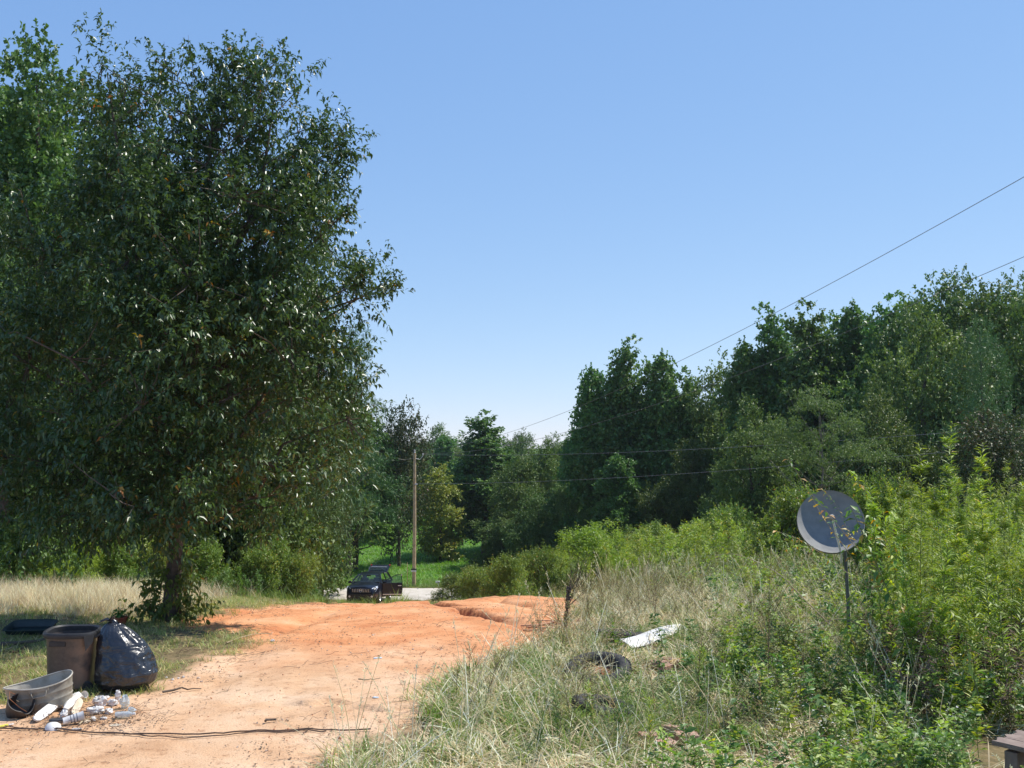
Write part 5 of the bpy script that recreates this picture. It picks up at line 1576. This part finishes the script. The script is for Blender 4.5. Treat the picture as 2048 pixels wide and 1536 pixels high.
crumple('foam_piece', item(217, 1428), .042, M['white'], 'smooth white oval foam piece right of the paper lump', 'foam piece', 4, (1.0, 1.3, .7), .5)
crumple('paper_scrap', item(186, 1443), .030, M['paper'], 'small white scrap in front of the paper lump', 'paper', 5)
crumple('paper_scrap', item(208, 1439), .026, M['paper'], 'tiny white scrap right of the other small scrap', 'paper', 6, (1.4, 1, .5))
crumple('plastic_wrapper', item(249, 1418), .060, M['clear_plastic'], 'upright crinkled clear plastic wrapper at the right of the litter', 'wrapper', 7, (.8, .8, 1.3))
crumple('plastic_wrapper', item(263, 1426), .045, M['clear_plastic'], 'low clear plastic wrapper at the right end of the litter', 'wrapper', 8)
crumple('paper_scrap', item(154, 1460), .03, M['paper'], 'thin pale strip of paper lying against the cable', 'paper', 9, (1.7, .6, .2))
crumple('crumpled_bag', item(128, 1436), .045, M['white'], 'lower lump of white crumpled plastic next to the tub', 'plastic', 10, (.9, 1, 1))
crumple('leaf_heap_scrap', item(172, 1447), .03, M['carton'], 'tan crushed scrap between the striped cup and the small white scraps', 'scrap', 41, (1.5, .8, .5), .6)
crumple('plastic_wrapper', item(236, 1400), .042, M['white'], 'shiny white wrapper standing behind the clear upright one', 'wrapper', 42, (.8, .7, 1.4), .2)
crumple('paper_scrap', item(212, 1399), .03, M['paper'], 'pinkish white scrap behind the small crumpled paper', 'paper', 43, (1.2, .7, .6), .9)
crumple('carton_scrap', item(232, 1452), .035, M['carton'], 'flat tan scrap lowest at the right of the litter', 'scrap', 44, (1.6, .9, .25), .3)
crumple('paper_scrap', item(176, 1424), .022, M['paper'], 'small round white scrap left of the middle paper lump', 'paper', 45, (1, 1, 1), .3)
def bent_bag():
    m = MB(); a_, b_, c_ = item(130, 1430), item(142, 1420), item(160, 1405)
    m.tube([a_ + Vector((0, 0, .03)), a_.lerp(b_, .6) + Vector((0, 0, .05)), b_ + Vector((0, 0, .085)), b_.lerp(c_, .6) + Vector((0, 0, .09)), c_ + Vector((0, 0, .05))], [.03, .042, .03, .045, .025], 10)
    rng = np.random.default_rng(3); m.v = [tuple(Vector(p) + Vector(rng.normal(0, .006, 3))) for p in m.v]
    o = m.build('twisted_bag', M['white']); tag(o, 'twisted white plastic bag standing in a hoop next to the tub', 'plastic bag', LG)
bent_bag()
def cup(px, py, label, rot, L_=.115, r=.038, stripes=True):
    g = item(px, py) + Vector((0, 0, r * .9))
    t = empty('paper_cup', g, rot); tag(t, label, 'cup', LG)
    MB().lathe([(0.001, 0), (r * .72, 0), (r, L_), (r * 1.06, L_ + .003), (r * .96, L_), (r * .69, .004), (.001, .004)], 20).build('cup_wall', M['white'], t, smooth=True)
    if stripes:
        for z in (.35, .5, .65):
            q = r * (.72 + .28 * z) + .0008
            MB().lathe([(q, L_ * z), (q + r * .28 * .05, L_ * (z + .05))], 20).build('printed_stripe', M['wire'], t, smooth=True)
cup(126, 1452, 'white cup lying on its side with grey printed stripes', (0, R(80), R(28)), .17, .042)
cup(160, 1402, 'white cup on its side with its dark mouth open, between tub and bin', (0, R(62), R(-30)), .08, .034, False)
def dome():
    g = item(106, 1459)
    m = MB(); m.lathe([(.072, 0), (.07, .015), (.055, .045), (.03, .058), (.001, .062)], 22, cap0=True); o = m.build('foam_bowl', M['white'], None, g, (R(-6), R(4), 0), smooth=True); tag(o, 'upturned white foam bowl next to the cable', 'bowl', LG)
dome()
def slab(name, p0, p1, w, h, mat, label, cat, lift=.01, roll=0.0, group=LG, taper=1.0):
    a_, b_ = Vector(p0), Vector(p1); d_ = b_ - a_; c_ = (a_ + b_) / 2 + Vector((0, 0, lift + h / 2))
    rot = d_.to_track_quat('X', 'Z').to_euler()
    m = MB(); n = 16; pts = []
    L_ = d_.length / 2
    for k in range(n):
        a2 = 2 * math.pi * k / n; e = 4.0
        ca, sa = math.cos(a2), math.sin(a2); r = (abs(ca) ** e + abs(sa) ** e) ** (-1 / e)
        pts.append((L_ * r * ca, w / 2 * r * sa, -h / 2))
    m.poly(pts, (0, 0, h)); o = m.build(name, mat, None, c_, (rot.x + roll, rot.y, rot.z), bevel=min(h, w) * .2); tag(o, label, cat, group); return o
slab('foam_slab', item(70, 1447), item(112, 1424) + Vector((0, 0, .05)), .09, .018, M['white'], 'long white foam lid propped against the tub', 'lid', .02, R(30))
slab('carton_piece', item(146, 1436), item(162, 1420) + Vector((0, 0, .07)), .07, .012, M['carton'], 'tan piece of carton standing up in the litter', 'carton', .02, R(50))
slab('black_tray', item(98, 1446), item(136, 1444), .09, .03, M['tray'], 'shallow black tray lying behind the striped cup', 'tray', .004)
slab('yellow_strip', item(-4, 1458), item(16, 1454), .035, .012, M['yellow'], 'bright yellow plastic strip at the left edge by the grass', 'strip', .01)
slab('white_strip', item(17, 1454), item(27, 1451), .02, .008, M['white'], 'short white strip touching the yellow strip', 'strip', .01)
def bottle(px, py, rot, label, L_=.17, r=.03):
    t = empty('plastic_bottle', item(px, py) + Vector((0, 0, r)), rot); tag(t, label, 'bottle', LG)
    MB().lathe([(.001, 0), (r * .9, .003), (r, .02), (r * .93, .05), (r, .07), (r * .92, .09), (r, .115), (r * .6, .14), (r * .4, .155), (r * .4, .165)], 18).build('bottle_wall', M['clear_plastic'], t, smooth=True)
    MB().lathe([(r * .45, .158), (r * .45, .178), (.001, .179)], 14).build('cap', M['white'], t, smooth=True)
bottle(230, 1437, (0, R(88), R(8)), 'clear plastic bottle lying at the front right of the litter')
slab('blue_wrapper', item(747, 1318), item(764, 1317), .05, .008, M['blue_bit'], 'pale blue and white wrapper lying alone on the clay', 'wrapper', .004, 0, None)
slab('blue_wrapper', item(747, 1396), item(756, 1397), .04, .006, M['blue_bit'], 'small pale bit of litter just behind the two dark streaks', 'wrapper', .004, 0, None)
crumple('white_stone', item(545, 1284), .028, M['paper'], 'white stone at the edge of the clay below the tree shadow', 'stone', 12, group=None)
crumple('white_stone', item(836, 1181), .11, M['paper'], 'white stone beside the road right of the car', 'stone', 13, group=None)
for i, (px, py) in enumerate(((333, 1357), (345, 1361), (357, 1358), (367, 1356))):
    crumple('chalky_pebble', item(px, py), .014 + .004 * (i % 2), M['paper'], ['chalky pebble touching the bag side of the row right of the bag', 'lowest chalky pebble of the row right of the bag', 'third chalky pebble from the black bag', 'chalky pebble farthest from the black bag'][i], 'pebble', 20 + i, group='chalky pebbles right of the bag')

def cable(pp, r, label):
    pts = [gp(*p) + Vector((0, 0, r * 1.2)) for p in pp]
    m = MB(); sm = []
    for i in range(len(pts) - 1):
        for k in range(8):
            t_ = k / 8.0
            p0, p1, p2, p3 = pts[max(i - 1, 0)], pts[i], pts[i + 1], pts[min(i + 2, len(pts) - 1)]
            q = .5 * ((2 * p1) + (p2 - p0) * t_ + (2 * p0 - 5 * p1 + 4 * p2 - p3) * t_ * t_ + (3 * p1 - p0 - 3 * p2 + p3) * t_ ** 3)
            q.z = float(gz(q.x, q.y)) + r * .9 + .012; sm.append(q)
    m.tube(sm, r, 6); o = m.build('cable', M['cable'], smooth=True); tag(o, label, 'cable', 'cables across the clay')
cable([(-40, 1458), (60, 1462), (140, 1465), (300, 1473), (430, 1471), (560, 1466), (640, 1464), (700, 1465), (745, 1462)], .007, 'longer dark cable lying right across the clay from the left edge')
cable([(10, 1457), (120, 1463), (240, 1470), (330, 1477), (440, 1475), (560, 1468), (660, 1466)], .005, 'thinner cable lying just in front of the longer one')

# shaded things under the tree on the left
def trough():
    a_, b_ = gp(8, 1276), gp(100, 1272)
    c_ = (a_ + b_) / 2; L_ = (b_ - a_).length
    m = loft([superring(.001, .01, 40, 6, 1, 1), superring(.5, .01, 40, 6, L_, .34), superring(.5, .09, 40, 6, L_ * 1.04, .42), superring(.5, .095, 40, 6, L_ * 1.08, .5), superring(.5, .085, 40, 6, L_ * 1.08, .5), superring(.49, .08, 40, 6, L_ * 1.02, .4), superring(.48, .02, 40, 6, L_, .34)])
    o = m.build('plastic_trough', M['teal'], None, c_ + Vector((0, .1, .05)), (R(8), 0, R(4)), smooth=True); tag(o, 'long low dark teal plastic trough in the tree shade behind the bin', 'trough')
trough()
def branch(p0, p1, r, label, seed, mat='bark'):
    rng = np.random.default_rng(seed); a_, b_ = gp(*p0), gp(*p1)
    pts = []
    for i in range(7):
        p = a_.lerp(b_, i / 6.0) + Vector(rng.normal(0, .02, 3)); p.z = float(gz(p.x, p.y)) + r * .8 + .01 + abs(rng.normal(0, .01)); pts.append(p)
    m = MB(); m.tube(pts, [r * (1 - .1 * i) for i in range(7)], 7); o = m.build('dead_branch', M[mat], smooth=True); tag(o, label, 'branch', 'dead branches on the ground')
branch((0, 1297), (105, 1284), .03, 'thick dead branch lying left of the bin below the trough', 1)
branch((20, 1312), (60, 1290), .014, 'thin dead branch slanting up below the thick one', 2, 'brown_stalk')
branch((0, 1306), (24, 1299), .015, 'pale dead branch end at the left edge', 3, 'stem_tan')
branch((455, 1290), (540, 1270), .01, 'thin dead branch at the right end of the tree shadow', 4, 'stem_tan')
branch((330, 1388), (400, 1383), .012, 'dark dead stick lying right of the bag', 5)
branch((150, 1455), (186, 1440), .008, 'pale stick lying between the striped cup and the scraps', 6, 'stem_tan')
branch((717, 1364), (760, 1361), .009, 'pale bare stick in the middle of the clay', 7, 'stem_tan')
branch((540, 1446), (552, 1445), .012, 'short dark piece of bark on the clay left of centre', 8)
branch((1480, 1180), (1530, 1178), .015, 'pale bare stick lying on the dry grass left of the dish', 9, 'stem_tan')
def red_pot():
    g = gp(238, 1250)
    t = empty('red_pot', g); tag(t, 'squat red plant pot with a small plant behind the black bag', 'plant pot')
    MB().lathe([(.001, .01), (.095, .01), (.115, .10), (.125, .10), (.125, .12), (.11, .12), (.1, .03), (.001, .03)], 20).build('pot', M['red_pot'], t, smooth=True)
    rng = np.random.default_rng(3)
    c_ = np.array([[0, 0, .12]] * 14); v, q, per = shoots(rng, c_, rng.normal(0, .6, (14, 3)) + np.array([0, 0, 1.]), .14, 5, .07, .035, two=True)
    o = link('leaves', mesh_np('leaves', v, q, mats=[M['weed_dark']], tint=rng.uniform(0, 1, len(q))), t); o['kind'] = 'stuff'
red_pot()

# ------------------------------------------------------------------ dumped things among the grass on the right
def tyre(px, py, r, tilt, label, rusty=False):
    g = gp(px, py)
    t = empty('old_tyre', g + Vector((0, 0, -.05)), tilt); tag(t, label, 'tyre', 'old tyres in the grass')
    pr = []
    for k in range(13):
        a_ = 2 * math.pi * k / 12
        pr.append((r * .80 + r * .20 * math.cos(a_), r * .27 + r * .25 * math.copysign(abs(math.sin(a_)) ** .7, math.sin(a_))))
    MB().lathe(pr, 36).build('casing', M['rubber'], t, smooth=True)
    tr = MB()
    for k in range(36):
        a_ = 2 * math.pi * k / 36
        tr.box((r * .995 * math.cos(a_), r * .995 * math.sin(a_), r * .27), (.012, r * .11, r * .34), Euler((0, 0, a_)).to_matrix())
    o = tr.build('tread', M['rubber'], t); o['kind'] = 'stuff'
    if rusty: MB().lathe([(r * .60, r * .1), (r * .58, r * .2), (r * .45, r * .22), (r * .3, r * .18), (r * .1, r * .2)], 30).build('rusty_rim', M['rust'], t, smooth=True)
tyre(1197, 1352, .36, (R(14), R(-5), 0), 'old tyre with a rusty rim lying in the dry grass, nearest the drive', True)
tyre(1205, 1425, .30, (R(8), R(6), 1), 'old tyre sunk in the grass closest to the camera')
tyre(1240, 1280, .33, (R(6), R(4), 2), 'old tyre lying behind the white panel')
def panel():
    a_, b_ = gp(1238, 1300), gp(1362, 1268)
    d_ = (b_ - a_); L_ = d_.length; nU, nV = 20, 10
    rng = np.random.default_rng(1)
    v = []
    for lay in (0, 1):
        for i in range(nU):
            for j in range(nV):
                u, w_ = i / (nU - 1) - .5, j / (nV - 1) - .5
                v.append((u * L_, w_ * .34 * (1 - .35 * u), .02 + .10 * math.cos(w_ * 2.6) + .02 * math.sin(u * 6) - lay * .006))
    m = MB(); m.v = v; s_ = nU * nV
    for i in range(nU - 1):
        for j in range(nV - 1):
            a1 = i * nV + j; m.f.append((a1, a1 + nV, a1 + nV + 1, a1 + 1)); m.f.append((s_ + a1, s_ + a1 + 1, s_ + a1 + nV + 1, s_ + a1 + nV))
    o = m.build('plastic_sheet', M['white'], None, (a_ + b_) / 2 + Vector((0, .05, .0)), (0, 0, math.atan2(d_.y, d_.x)), smooth=True); tag(o, 'curved white plastic panel lying in the grass right of the drive', 'panel')
panel()
LS = 'loose reddish laths on the clay'
labels = ['front reddish lath, its left end sticking out furthest', 'second reddish lath from the front of the pile', 'middle reddish lath lying askew in the pile', 'reddish lath lying across the middle of the pile', 'reddish lath second from the back of the pile', 'rearmost long reddish lath reaching behind the dead stalk', 'short reddish lath on top of the pile']
for i, (p0, p1) in enumerate((((1046, 1262), (1135, 1266)), ((1052, 1258), (1132, 1261)), ((1041, 1258), (1128, 1254)), ((1062, 1262), (1120, 1250)), ((1056, 1252), (1138, 1256)), ((1070, 1245), (1186, 1246)), ((1060, 1256), (1106, 1258)))):
    slab('lath', gp(*p0), gp(*p1), .045, .018, M['lath'], labels[i], 'lath', .004 + .016 * (i % 4), 0, LS)
for i, (px, py, yaw, tl_) in enumerate(((1300, 1488, .3, .1), (1345, 1478, -.2, -.1), (1330, 1503, .8, .25), (1372, 1492, .1, .1))):
    g = gp(px, py)
    o = MB().box((0, 0, .035), (.20, .095, .06)).build('brick', M['brick'], None, g + Vector((0, 0, .02 + .02 * (i % 2))), (tl_, .08, yaw), bevel=.006)
    tag(o, ['pinkish brick at the left of the small heap in the front grass', 'pale brick at the back of the heap in the front grass', 'brick tipped forward in the heap in the front grass', 'brick at the right end of the heap in the front grass'][i], 'brick', 'bricks in the front grass')
for i, (px, py, yaw) in enumerate(((1318, 1338, .2), (1342, 1332, -.4), (1330, 1345, 1.0))):
    g = gp(px, py)
    o = MB().box((0, 0, .035), (.20, .095, .06)).build('brick', M['brick'], None, g + Vector((0, 0, .02)), (.1, .05, yaw), bevel=.006)
    tag(o, ['left one of three red bricks right of the rusty tyre', 'rear one of three red bricks right of the rusty tyre', 'front one of three red bricks right of the rusty tyre'][i], 'brick', 'red bricks right of the rusty tyre')
crumple('fallen_cloth', gp(1335, 1362), .12, M['fabric_grey'], 'faded grey cloth lying in front of the three red bricks', 'cloth', 31, (1.2, .8, .3), .3, None)
crumple('white_scrap', gp(1455, 1222), .055, M['paper'], 'white crumpled scrap on the dry grass left of the dish', 'scrap', 32, group=None)
crumple('white_scrap', gp(1463, 1219), .04, M['clear_plastic'], 'clear plastic scrap touching the white one left of the dish', 'scrap', 33, group=None)
crumple('white_scrap', gp(1547, 1288), .035, M['white'], 'small white scrap caught in the weeds below the dish', 'scrap', 34, (1.3, 1, .6), group=None)
def deck_board():
    D = 7.5
    c = at(1986, 1480, D); g = Vector((c.x, c.y, float(gz(c.x, c.y))))
    t = empty('deck_corner', g); tag(t, 'weathered brown board corner of a low deck at the bottom right edge', 'deck')
    H = c.z - g.z
    d_ = Vector((.62, -.78, 0)).normalized(); side = Vector((-d_.y, d_.x, 0))
    rng = np.random.default_rng(2)
    for b_i, (off, w_) in enumerate(((0, .135), (.142, .135), (.284, .135))):
        nU, nV = 26, 6; L_ = 2.2; m = MB(); top, bot = [], []
        for i in range(nU):
            for j in range(nV):
                e = .012 * math.sin(i * 1.7 + b_i) * (j in (0, nV - 1)) * .3
                p = d_ * (i / (nU - 1) * L_ + (.02 * rng.uniform(-1, 1) if i == 0 else 0)) + side * (off + j / (nV - 1) * w_ + e)
                top.append(p + Vector((0, 0, H + rng.normal(0, .0012) - (.004 if j in (0, nV - 1) else 0)))); bot.append(p + Vector((0, 0, H - .038)))
        m.v = [tuple(p) for p in top + bot]; s_ = nU * nV
        for i in range(nU - 1):
            for j in range(nV - 1):
                a1 = i * nV + j; m.f.append((a1, a1 + nV, a1 + nV + 1, a1 + 1)); m.f.append((s_ + a1, s_ + a1 + 1, s_ + a1 + nV + 1, s_ + a1 + nV))
        for i in range(nU - 1):
            a1 = i * nV; m.f.append((a1, s_ + a1, s_ + a1 + nV, a1 + nV)); a1 += nV - 1; m.f.append((a1, a1 + nV, s_ + a1 + nV, s_ + a1))
        for j in range(nV - 1): m.f.append((j, j + 1, s_ + j + 1, s_ + j))
        m.build('board', M['wood_grey'], t)
    a_ = math.atan2(d_.y, d_.x)
    for k in (.12, 1.5): MB().box(tuple(d_ * k + side * .21 + Vector((0, 0, (H - .04) / 2 - .08))), (.09, .40, H + .08), Euler((0, 0, a_)).to_matrix()).build('joist', M['wood_grey'], t)
deck_board()

# ------------------------------------------------------------------ plants one can tell apart
def stand(me, name, px, py, label, cat, h_scale=1.0, w_scale=1.0, rz=0.0, group=None, lean=(0, 0)):
    o = link(name, me, None, gp(px, py), (lean[0], lean[1], rz)); o.scale = (w_scale, w_scale, h_scale); tag(o, label, cat, group); return o
def plant_thing(name, seed, px, py, h, label, cat, mats, group=None, lean=(0, 0), **kw):
    """a plant as stem and leaves, foot at a photo pixel"""
    (sv_, sq_), (v, q, t_) = stem_plant_vq(seed, h=h, **kw)
    t = empty(name, gp(px, py), (0, 0, seed * 1.7)); tag(t, label, cat, group)
    link('stem', mesh_np('stem', sv_, sq_, mats=[mats[0]], tint=np.full(len(sq_), .5), smooth=True), t)
    o = link('leaves', mesh_np('leaves', v, q, mats=[mats[1]], tint=t_), t); o['kind'] = 'stuff'
    return t
def hgt(px, foot, top):
    g = gp(px, foot); return at(px, top, g.y).z - g.z
gold = [(1888, 1392, 878, 'tallest goldenrod spire at the right, rising before the dark woods'), (1963, 1400, 896, 'second tallest goldenrod spire, right of the tallest'),
        (1925, 1385, 905, 'slender goldenrod between the two tallest spires, its tip nodding'), (1848, 1380, 930, 'goldenrod just left of the tallest spire'),
        (1806, 1378, 975, 'goldenrod leaning over right of the dish'), (2010, 1400, 955, 'goldenrod third from the right edge of the photograph'),
        (1770, 1376, 1010, 'goldenrod right beside the dish rim'), (1905, 1420, 990, 'goldenrod in front of the tallest spire'),
        (1985, 1430, 985, 'goldenrod in front of the second tallest spire'), (2038, 1420, 930, 'goldenrod at the very right edge of the photograph'),
        (1830, 1410, 1040, 'shorter goldenrod in front of the one that leans over'), (1950, 1455, 1060, 'short goldenrod in the front row above the board'),
        (1870, 1440, 1090, 'short goldenrod at the left of the front row'), (2020, 1462, 1050, 'short goldenrod right in front at the frame edge')]
for i, (px, foot, top, lb) in enumerate(gold):
    plant_thing('goldenrod', 200 + i, px, foot, hgt(px, foot, top - 14 - 22 * (i % 3 == 0)), lb, 'goldenrod', (M['stem_green'], M['weed_green']), 'tall goldenrod at the right', nleaf=230, ll=.135, lw=.019, lean=.06, rise=.5, br=8, brl=.15, r0=.006, taper=.35, base_bare=.05)
fb = [(1260, 1512, 1335, 'upright green fleabane in the front grass, the tallest'), (1186, 1478, 1368, 'pale-tipped fleabane left of the tallest one'), (1116, 1490, 1372, 'slim fleabane at the left of the front grass'),
      (1300, 1520, 1400, 'fleabane stem right beside the tallest one'), (1236, 1500, 1410, 'short fleabane between the two taller ones'), (1408, 1380, 1290, 'fleabane standing right of the red bricks'), (1080, 1520, 1425, 'short fleabane lowest at the left of the front grass')]
for i, (px, foot, top, lb) in enumerate(fb):
    plant_thing('fleabane', 240 + i, px, foot, hgt(px, foot, top), lb, 'weed', (M['stem_green'], M['weed_dark'] if i % 2 == 0 else M['weed_green']), 'fleabane in the front grass', nleaf=90, ll=.085, lw=.011, lean=.08, rise=.8, br=3, brl=.4, r0=.004, taper=.3)
wy = [(940, 1392, 1285, 'spindly tan weed on the clay edge, the taller'), (912, 1405, 1330, 'small spindly weed left of the taller one'), (1004, 1380, 1300, 'thin dry weed at the top of the grass edge'), (1180, 1262, 1170, 'brown dry weed behind the dead stalk'),
      (1310, 1262, 1120, 'brown dry weed above the white panel'), (1395, 1400, 1230, 'brown dock weed right of the red bricks'), (1540, 1420, 1090, 'tall thin wiry weed left of the dish post'), (1600, 1440, 1250, 'low wiry weed in front of the dish')]
for i, (px, foot, top, lb) in enumerate(wy):
    plant_thing('dry_weed', 260 + i, px, foot, hgt(px, foot, top), lb, 'weed', (M['brown_stalk'], M['weed_olive']), 'spindly dry weeds', nleaf=26, ll=.03, lw=.008, lean=.12, rise=.7, br=22, brl=.55, r0=.004, taper=.2)

def dead_stalk():
    g = gp(1131, 1264); D = g.y; rng = np.random.default_rng(4)
    t = empty('dead_weed', g); tag(t, 'dark dead weed stalk with its bare twigs swept to the right', 'weed')
    L0 = lambda px, py: at(px, py, D) - g
    m = MB(); m.tube([(0, 0, -.05), L0(1133, 1225), L0(1137, 1190), L0(1140, 1168)], [.017, .018, .015, .008], 7); m.build('stem', M['bark'], t, smooth=True)
    m = MB()
    for i in range(60):
        u = rng.uniform(0, 1); p = L0(1131 + 7 * u, 1255 - 82 * u)
        a_ = rng.uniform(0, 6.28); m.box(tuple(p + Vector((math.cos(a_) * .022, math.sin(a_) * .022, 0))), (.022, .022, .03), Euler((a_, a_, 0)).to_matrix())
    o = m.build('seed_heads', M['bark'], t); o['kind'] = 'stuff'
    for i in range(17):
        f_ = rng.uniform(0, 1); s_ = L0(1133 + 6 * f_, 1228 - 55 * f_)
        e_ = L0(1150 + rng.uniform(-14, 48), 1172 - rng.uniform(10, 75)) + Vector((0, rng.normal(0, .06), 0))
        mid = s_.lerp(e_, .45) + Vector((.03, 0, -.02))
        q = MB(); q.tube([s_, mid, e_], [.005, .0035, .002], 4)
        for k in range(4):
            b_ = mid.lerp(e_, rng.uniform(0, .9)); q.tube([b_, b_ + Vector((rng.uniform(.0, .06), rng.normal(0, .02), rng.uniform(.03, .1)))], [.002, .0012], 3)
        q.build('twig', M['bark'], t)
dead_stalk()

def cane(name, path, D0, D1, n, ll, lw, label, cat, yellow=0.0, r=.007, leafm='weed_dark', hang=.5, start=.2, bend=.0, seed=0, stemm='stem_tan'):
    """a cane that follows a drawn path of photo pixels, D0 m off at its foot and D1 at its tip"""
    rng = np.random.default_rng(seed + n)
    P = [at(px, py, D0 + (D1 - D0) * i / (len(path) - 1)) for i, (px, py) in enumerate(path)]
    o0 = P[0].copy(); P = [p - o0 for p in P]
    t = empty(name, o0); tag(t, label, cat)
    sm = []
    for i in range(len(P) - 1):
        for k in range(6):
            t_ = k / 6.0; p0, p1, p2, p3 = P[max(i - 1, 0)], P[i], P[i + 1], P[min(i + 2, len(P) - 1)]
            sm.append(.5 * ((2 * p1) + (p2 - p0) * t_ + (2 * p0 - 5 * p1 + 4 * p2 - p3) * t_ * t_ + (3 * p1 - p0 - 3 * p2 + p3) * t_ ** 3))
    sm.append(P[-1])
    MB().tube(sm, [r * (1 - .7 * i / len(sm)) for i in range(len(sm))], 6).build('stem', M[stemm], t, smooth=True)
    meshes = {}
    for i in range(n):
        f = start + (1 - start) * (i + rng.uniform(0, .8)) / n
        x_ = f * (len(sm) - 1); a_ = int(min(x_, len(sm) - 2)); p = sm[a_].lerp(sm[a_ + 1], x_ - a_)
        yel = rng.random() < yellow
        key = ('y' if yel else 'g', int(rng.integers(0, 3)))
        if key not in meshes:
            s_ = [.8, 1.0, 1.2][key[1]]
            v, q, _ = leaf_geo(np.zeros((1, 3)), np.array([[0, 1., 0]]), np.array([[0, 0, 1.]]), np.array([ll * s_]), np.array([lw * s_]), .2, True)
            meshes[key] = mesh_np('leaf', v, q, mats=[M['yellow_leaf' if yel else leafm]], tint=[rng.uniform(.2, .9)] * 2)
        link('leaf', meshes[key], t, p, (rng.uniform(-.2, .5) - hang, rng.uniform(-.5, .5), i * 2.4 + rng.uniform(-.4, .4)))
    return t
cane('sapling', [(1858, 1412), (1830, 1320), (1795, 1230), (1758, 1140), (1722, 1060), (1700, 1010)], 10.2, 10.6, 60, .13, .042, 'leaning green sapling whose stem crosses right of the dish', 'sapling', .10, seed=1, stemm='stem_green')
cane('sapling', [(1722, 1330), (1745, 1230), (1740, 1160), (1750, 1090), (1740, 1030)], 11.0, 11.1, 70, .11, .045, 'bushy dark green sapling hiding the dish post on its right side', 'sapling', .05, seed=2, stemm='stem_green')
cane('bramble_cane', [(1745, 1190), (1700, 1110), (1650, 1040), (1600, 955), (1572, 910)], 11.0, 10.9, 30, .07, .024, 'thin cane crossing the dish up to the left with withered leaves', 'cane', .3, r=.004, seed=3)
cane('bramble_cane', [(1760, 1150), (1700, 1080), (1650, 1020), (1620, 985)], 10.9, 11.0, 24, .085, .03, 'yellow-leaved cane across the middle of the dish', 'cane', .5, r=.004, seed=4)
cane('bramble_cane', [(1800, 1120), (1760, 1060), (1745, 1010), (1712, 955), (1698, 940)], 10.8, 11.0, 44, .075, .034, 'green-tipped cane rising over the dish rim', 'cane', .2, r=.004, seed=5, stemm='stem_green', leafm='weed_green')
cane('bramble_cane', [(1740, 1180), (1660, 1120), (1600, 1080), (1545, 1060)], 11.2, 11.5, 24, .06, .024, 'bare pale cane crossing the dish low down', 'cane', .3, r=.0045, seed=6)
cane('bramble_cane', [(1660, 1250), (1600, 1190), (1560, 1150), (1500, 1118), (1450, 1108), (1400, 1125), (1370, 1150)], 12.2, 13.4, 60, .07, .028, 'arching leafy cane left of the dish', 'cane', .1, r=.007, seed=7, leafm='weed_green')
cane('bramble_cane', [(1760, 1290), (1710, 1245), (1665, 1240), (1600, 1265), (1565, 1290)], 10.8, 11.3, 8, .05, .02, 'bare arched cane in front of the dish post', 'cane', .1, r=.007, seed=8)
cane('sapling', [(1795, 1420), (1800, 1330), (1810, 1240), (1790, 1150), (1800, 1080)], 9.9, 10.3, 80, .12, .04, 'leafy green sapling right of the leaning one', 'sapling', .06, seed=9, stemm='stem_green', leafm='weed_green')
cane('bramble_cane', [(1770, 1230), (1740, 1140), (1700, 1070), (1672, 1010), (1640, 975)], 10.8, 10.9, 34, .055, .018, 'brownish cane with small leaves crossing the right half of the dish', 'cane', .35, r=.003, seed=13)
cane('bramble_cane', [(1780, 1100), (1750, 1075), (1715, 1060), (1670, 1075)], 10.7, 10.9, 20, .065, .022, 'short leafy cane poking over the right rim of the dish', 'cane', .3, r=.003, seed=14, leafm='weed_green')
cane('bramble_cane', [(1700, 1260), (1660, 1180), (1640, 1120), (1600, 1090), (1570, 1100)], 11.0, 11.2, 40, .06, .026, 'leafy cane under the lower left rim of the dish', 'cane', .1, r=.003, seed=15, leafm='weed_green', stemm='stem_green')
cane('sapling', [(1690, 1400), (1700, 1320), (1694, 1240), (1712, 1180)], 10.6, 10.9, 60, .09, .036, 'thin green sapling growing straight up along the dish post', 'sapling', .05, r=.005, seed=16, stemm='stem_green', leafm='weed_green')
cane('sapling', [(1765, 1400), (1775, 1300), (1760, 1200), (1790, 1090), (1780, 1020)], 10.4, 10.7, 90, .11, .036, 'tall leafy sapling right beside the leaning one, behind its stem', 'sapling', .12, r=.006, seed=17, stemm='stem_green', leafm='weed_green')
cane('sapling', [(1975, 1470), (1960, 1400), (1940, 1330), (1930, 1270), (1900, 1220)], 8.9, 9.3, 60, .12, .03, 'broad-leaved sapling in the front row above the board', 'sapling', .06, seed=10, stemm='stem_green', leafm='weed_green')
cane('sapling', [(1640, 1500), (1650, 1460), (1640, 1420), (1650, 1390)], 8.7, 8.7, 26, .10, .05, 'small broad-leaved seedling low in front of the dish', 'sapling', .03, seed=11, stemm='stem_green')
cane('sapling', [(1470, 1470), (1462, 1430), (1475, 1395)], 9.0, 9.0, 24, .10, .05, 'small dark green seedling right of the brick heap', 'sapling', .0, seed=12, stemm='stem_green')

# ------------------------------------------------------------------ the air between: thin summer haze
HAZE = .0002
m = bpy.data.materials.new('haze'); m.use_nodes = True
nt = m.node_tree; nt.nodes.clear()
o_ = nt.nodes.new('ShaderNodeOutputMaterial'); v_ = nt.nodes.new('ShaderNodeVolumePrincipled')
v_.inputs['Color'].default_value = (.78, .87, 1, 1); v_.inputs['Density'].default_value = HAZE; v_.inputs['Anisotropy'].default_value = .3
nt.links.new(v_.outputs[0], o_.inputs['Volume'])
hz = MB().box((0, 120, 6), (700, 640, 30)).build('haze', m); tag(hz, 'thin bluish summer haze', None, None, 'stuff')
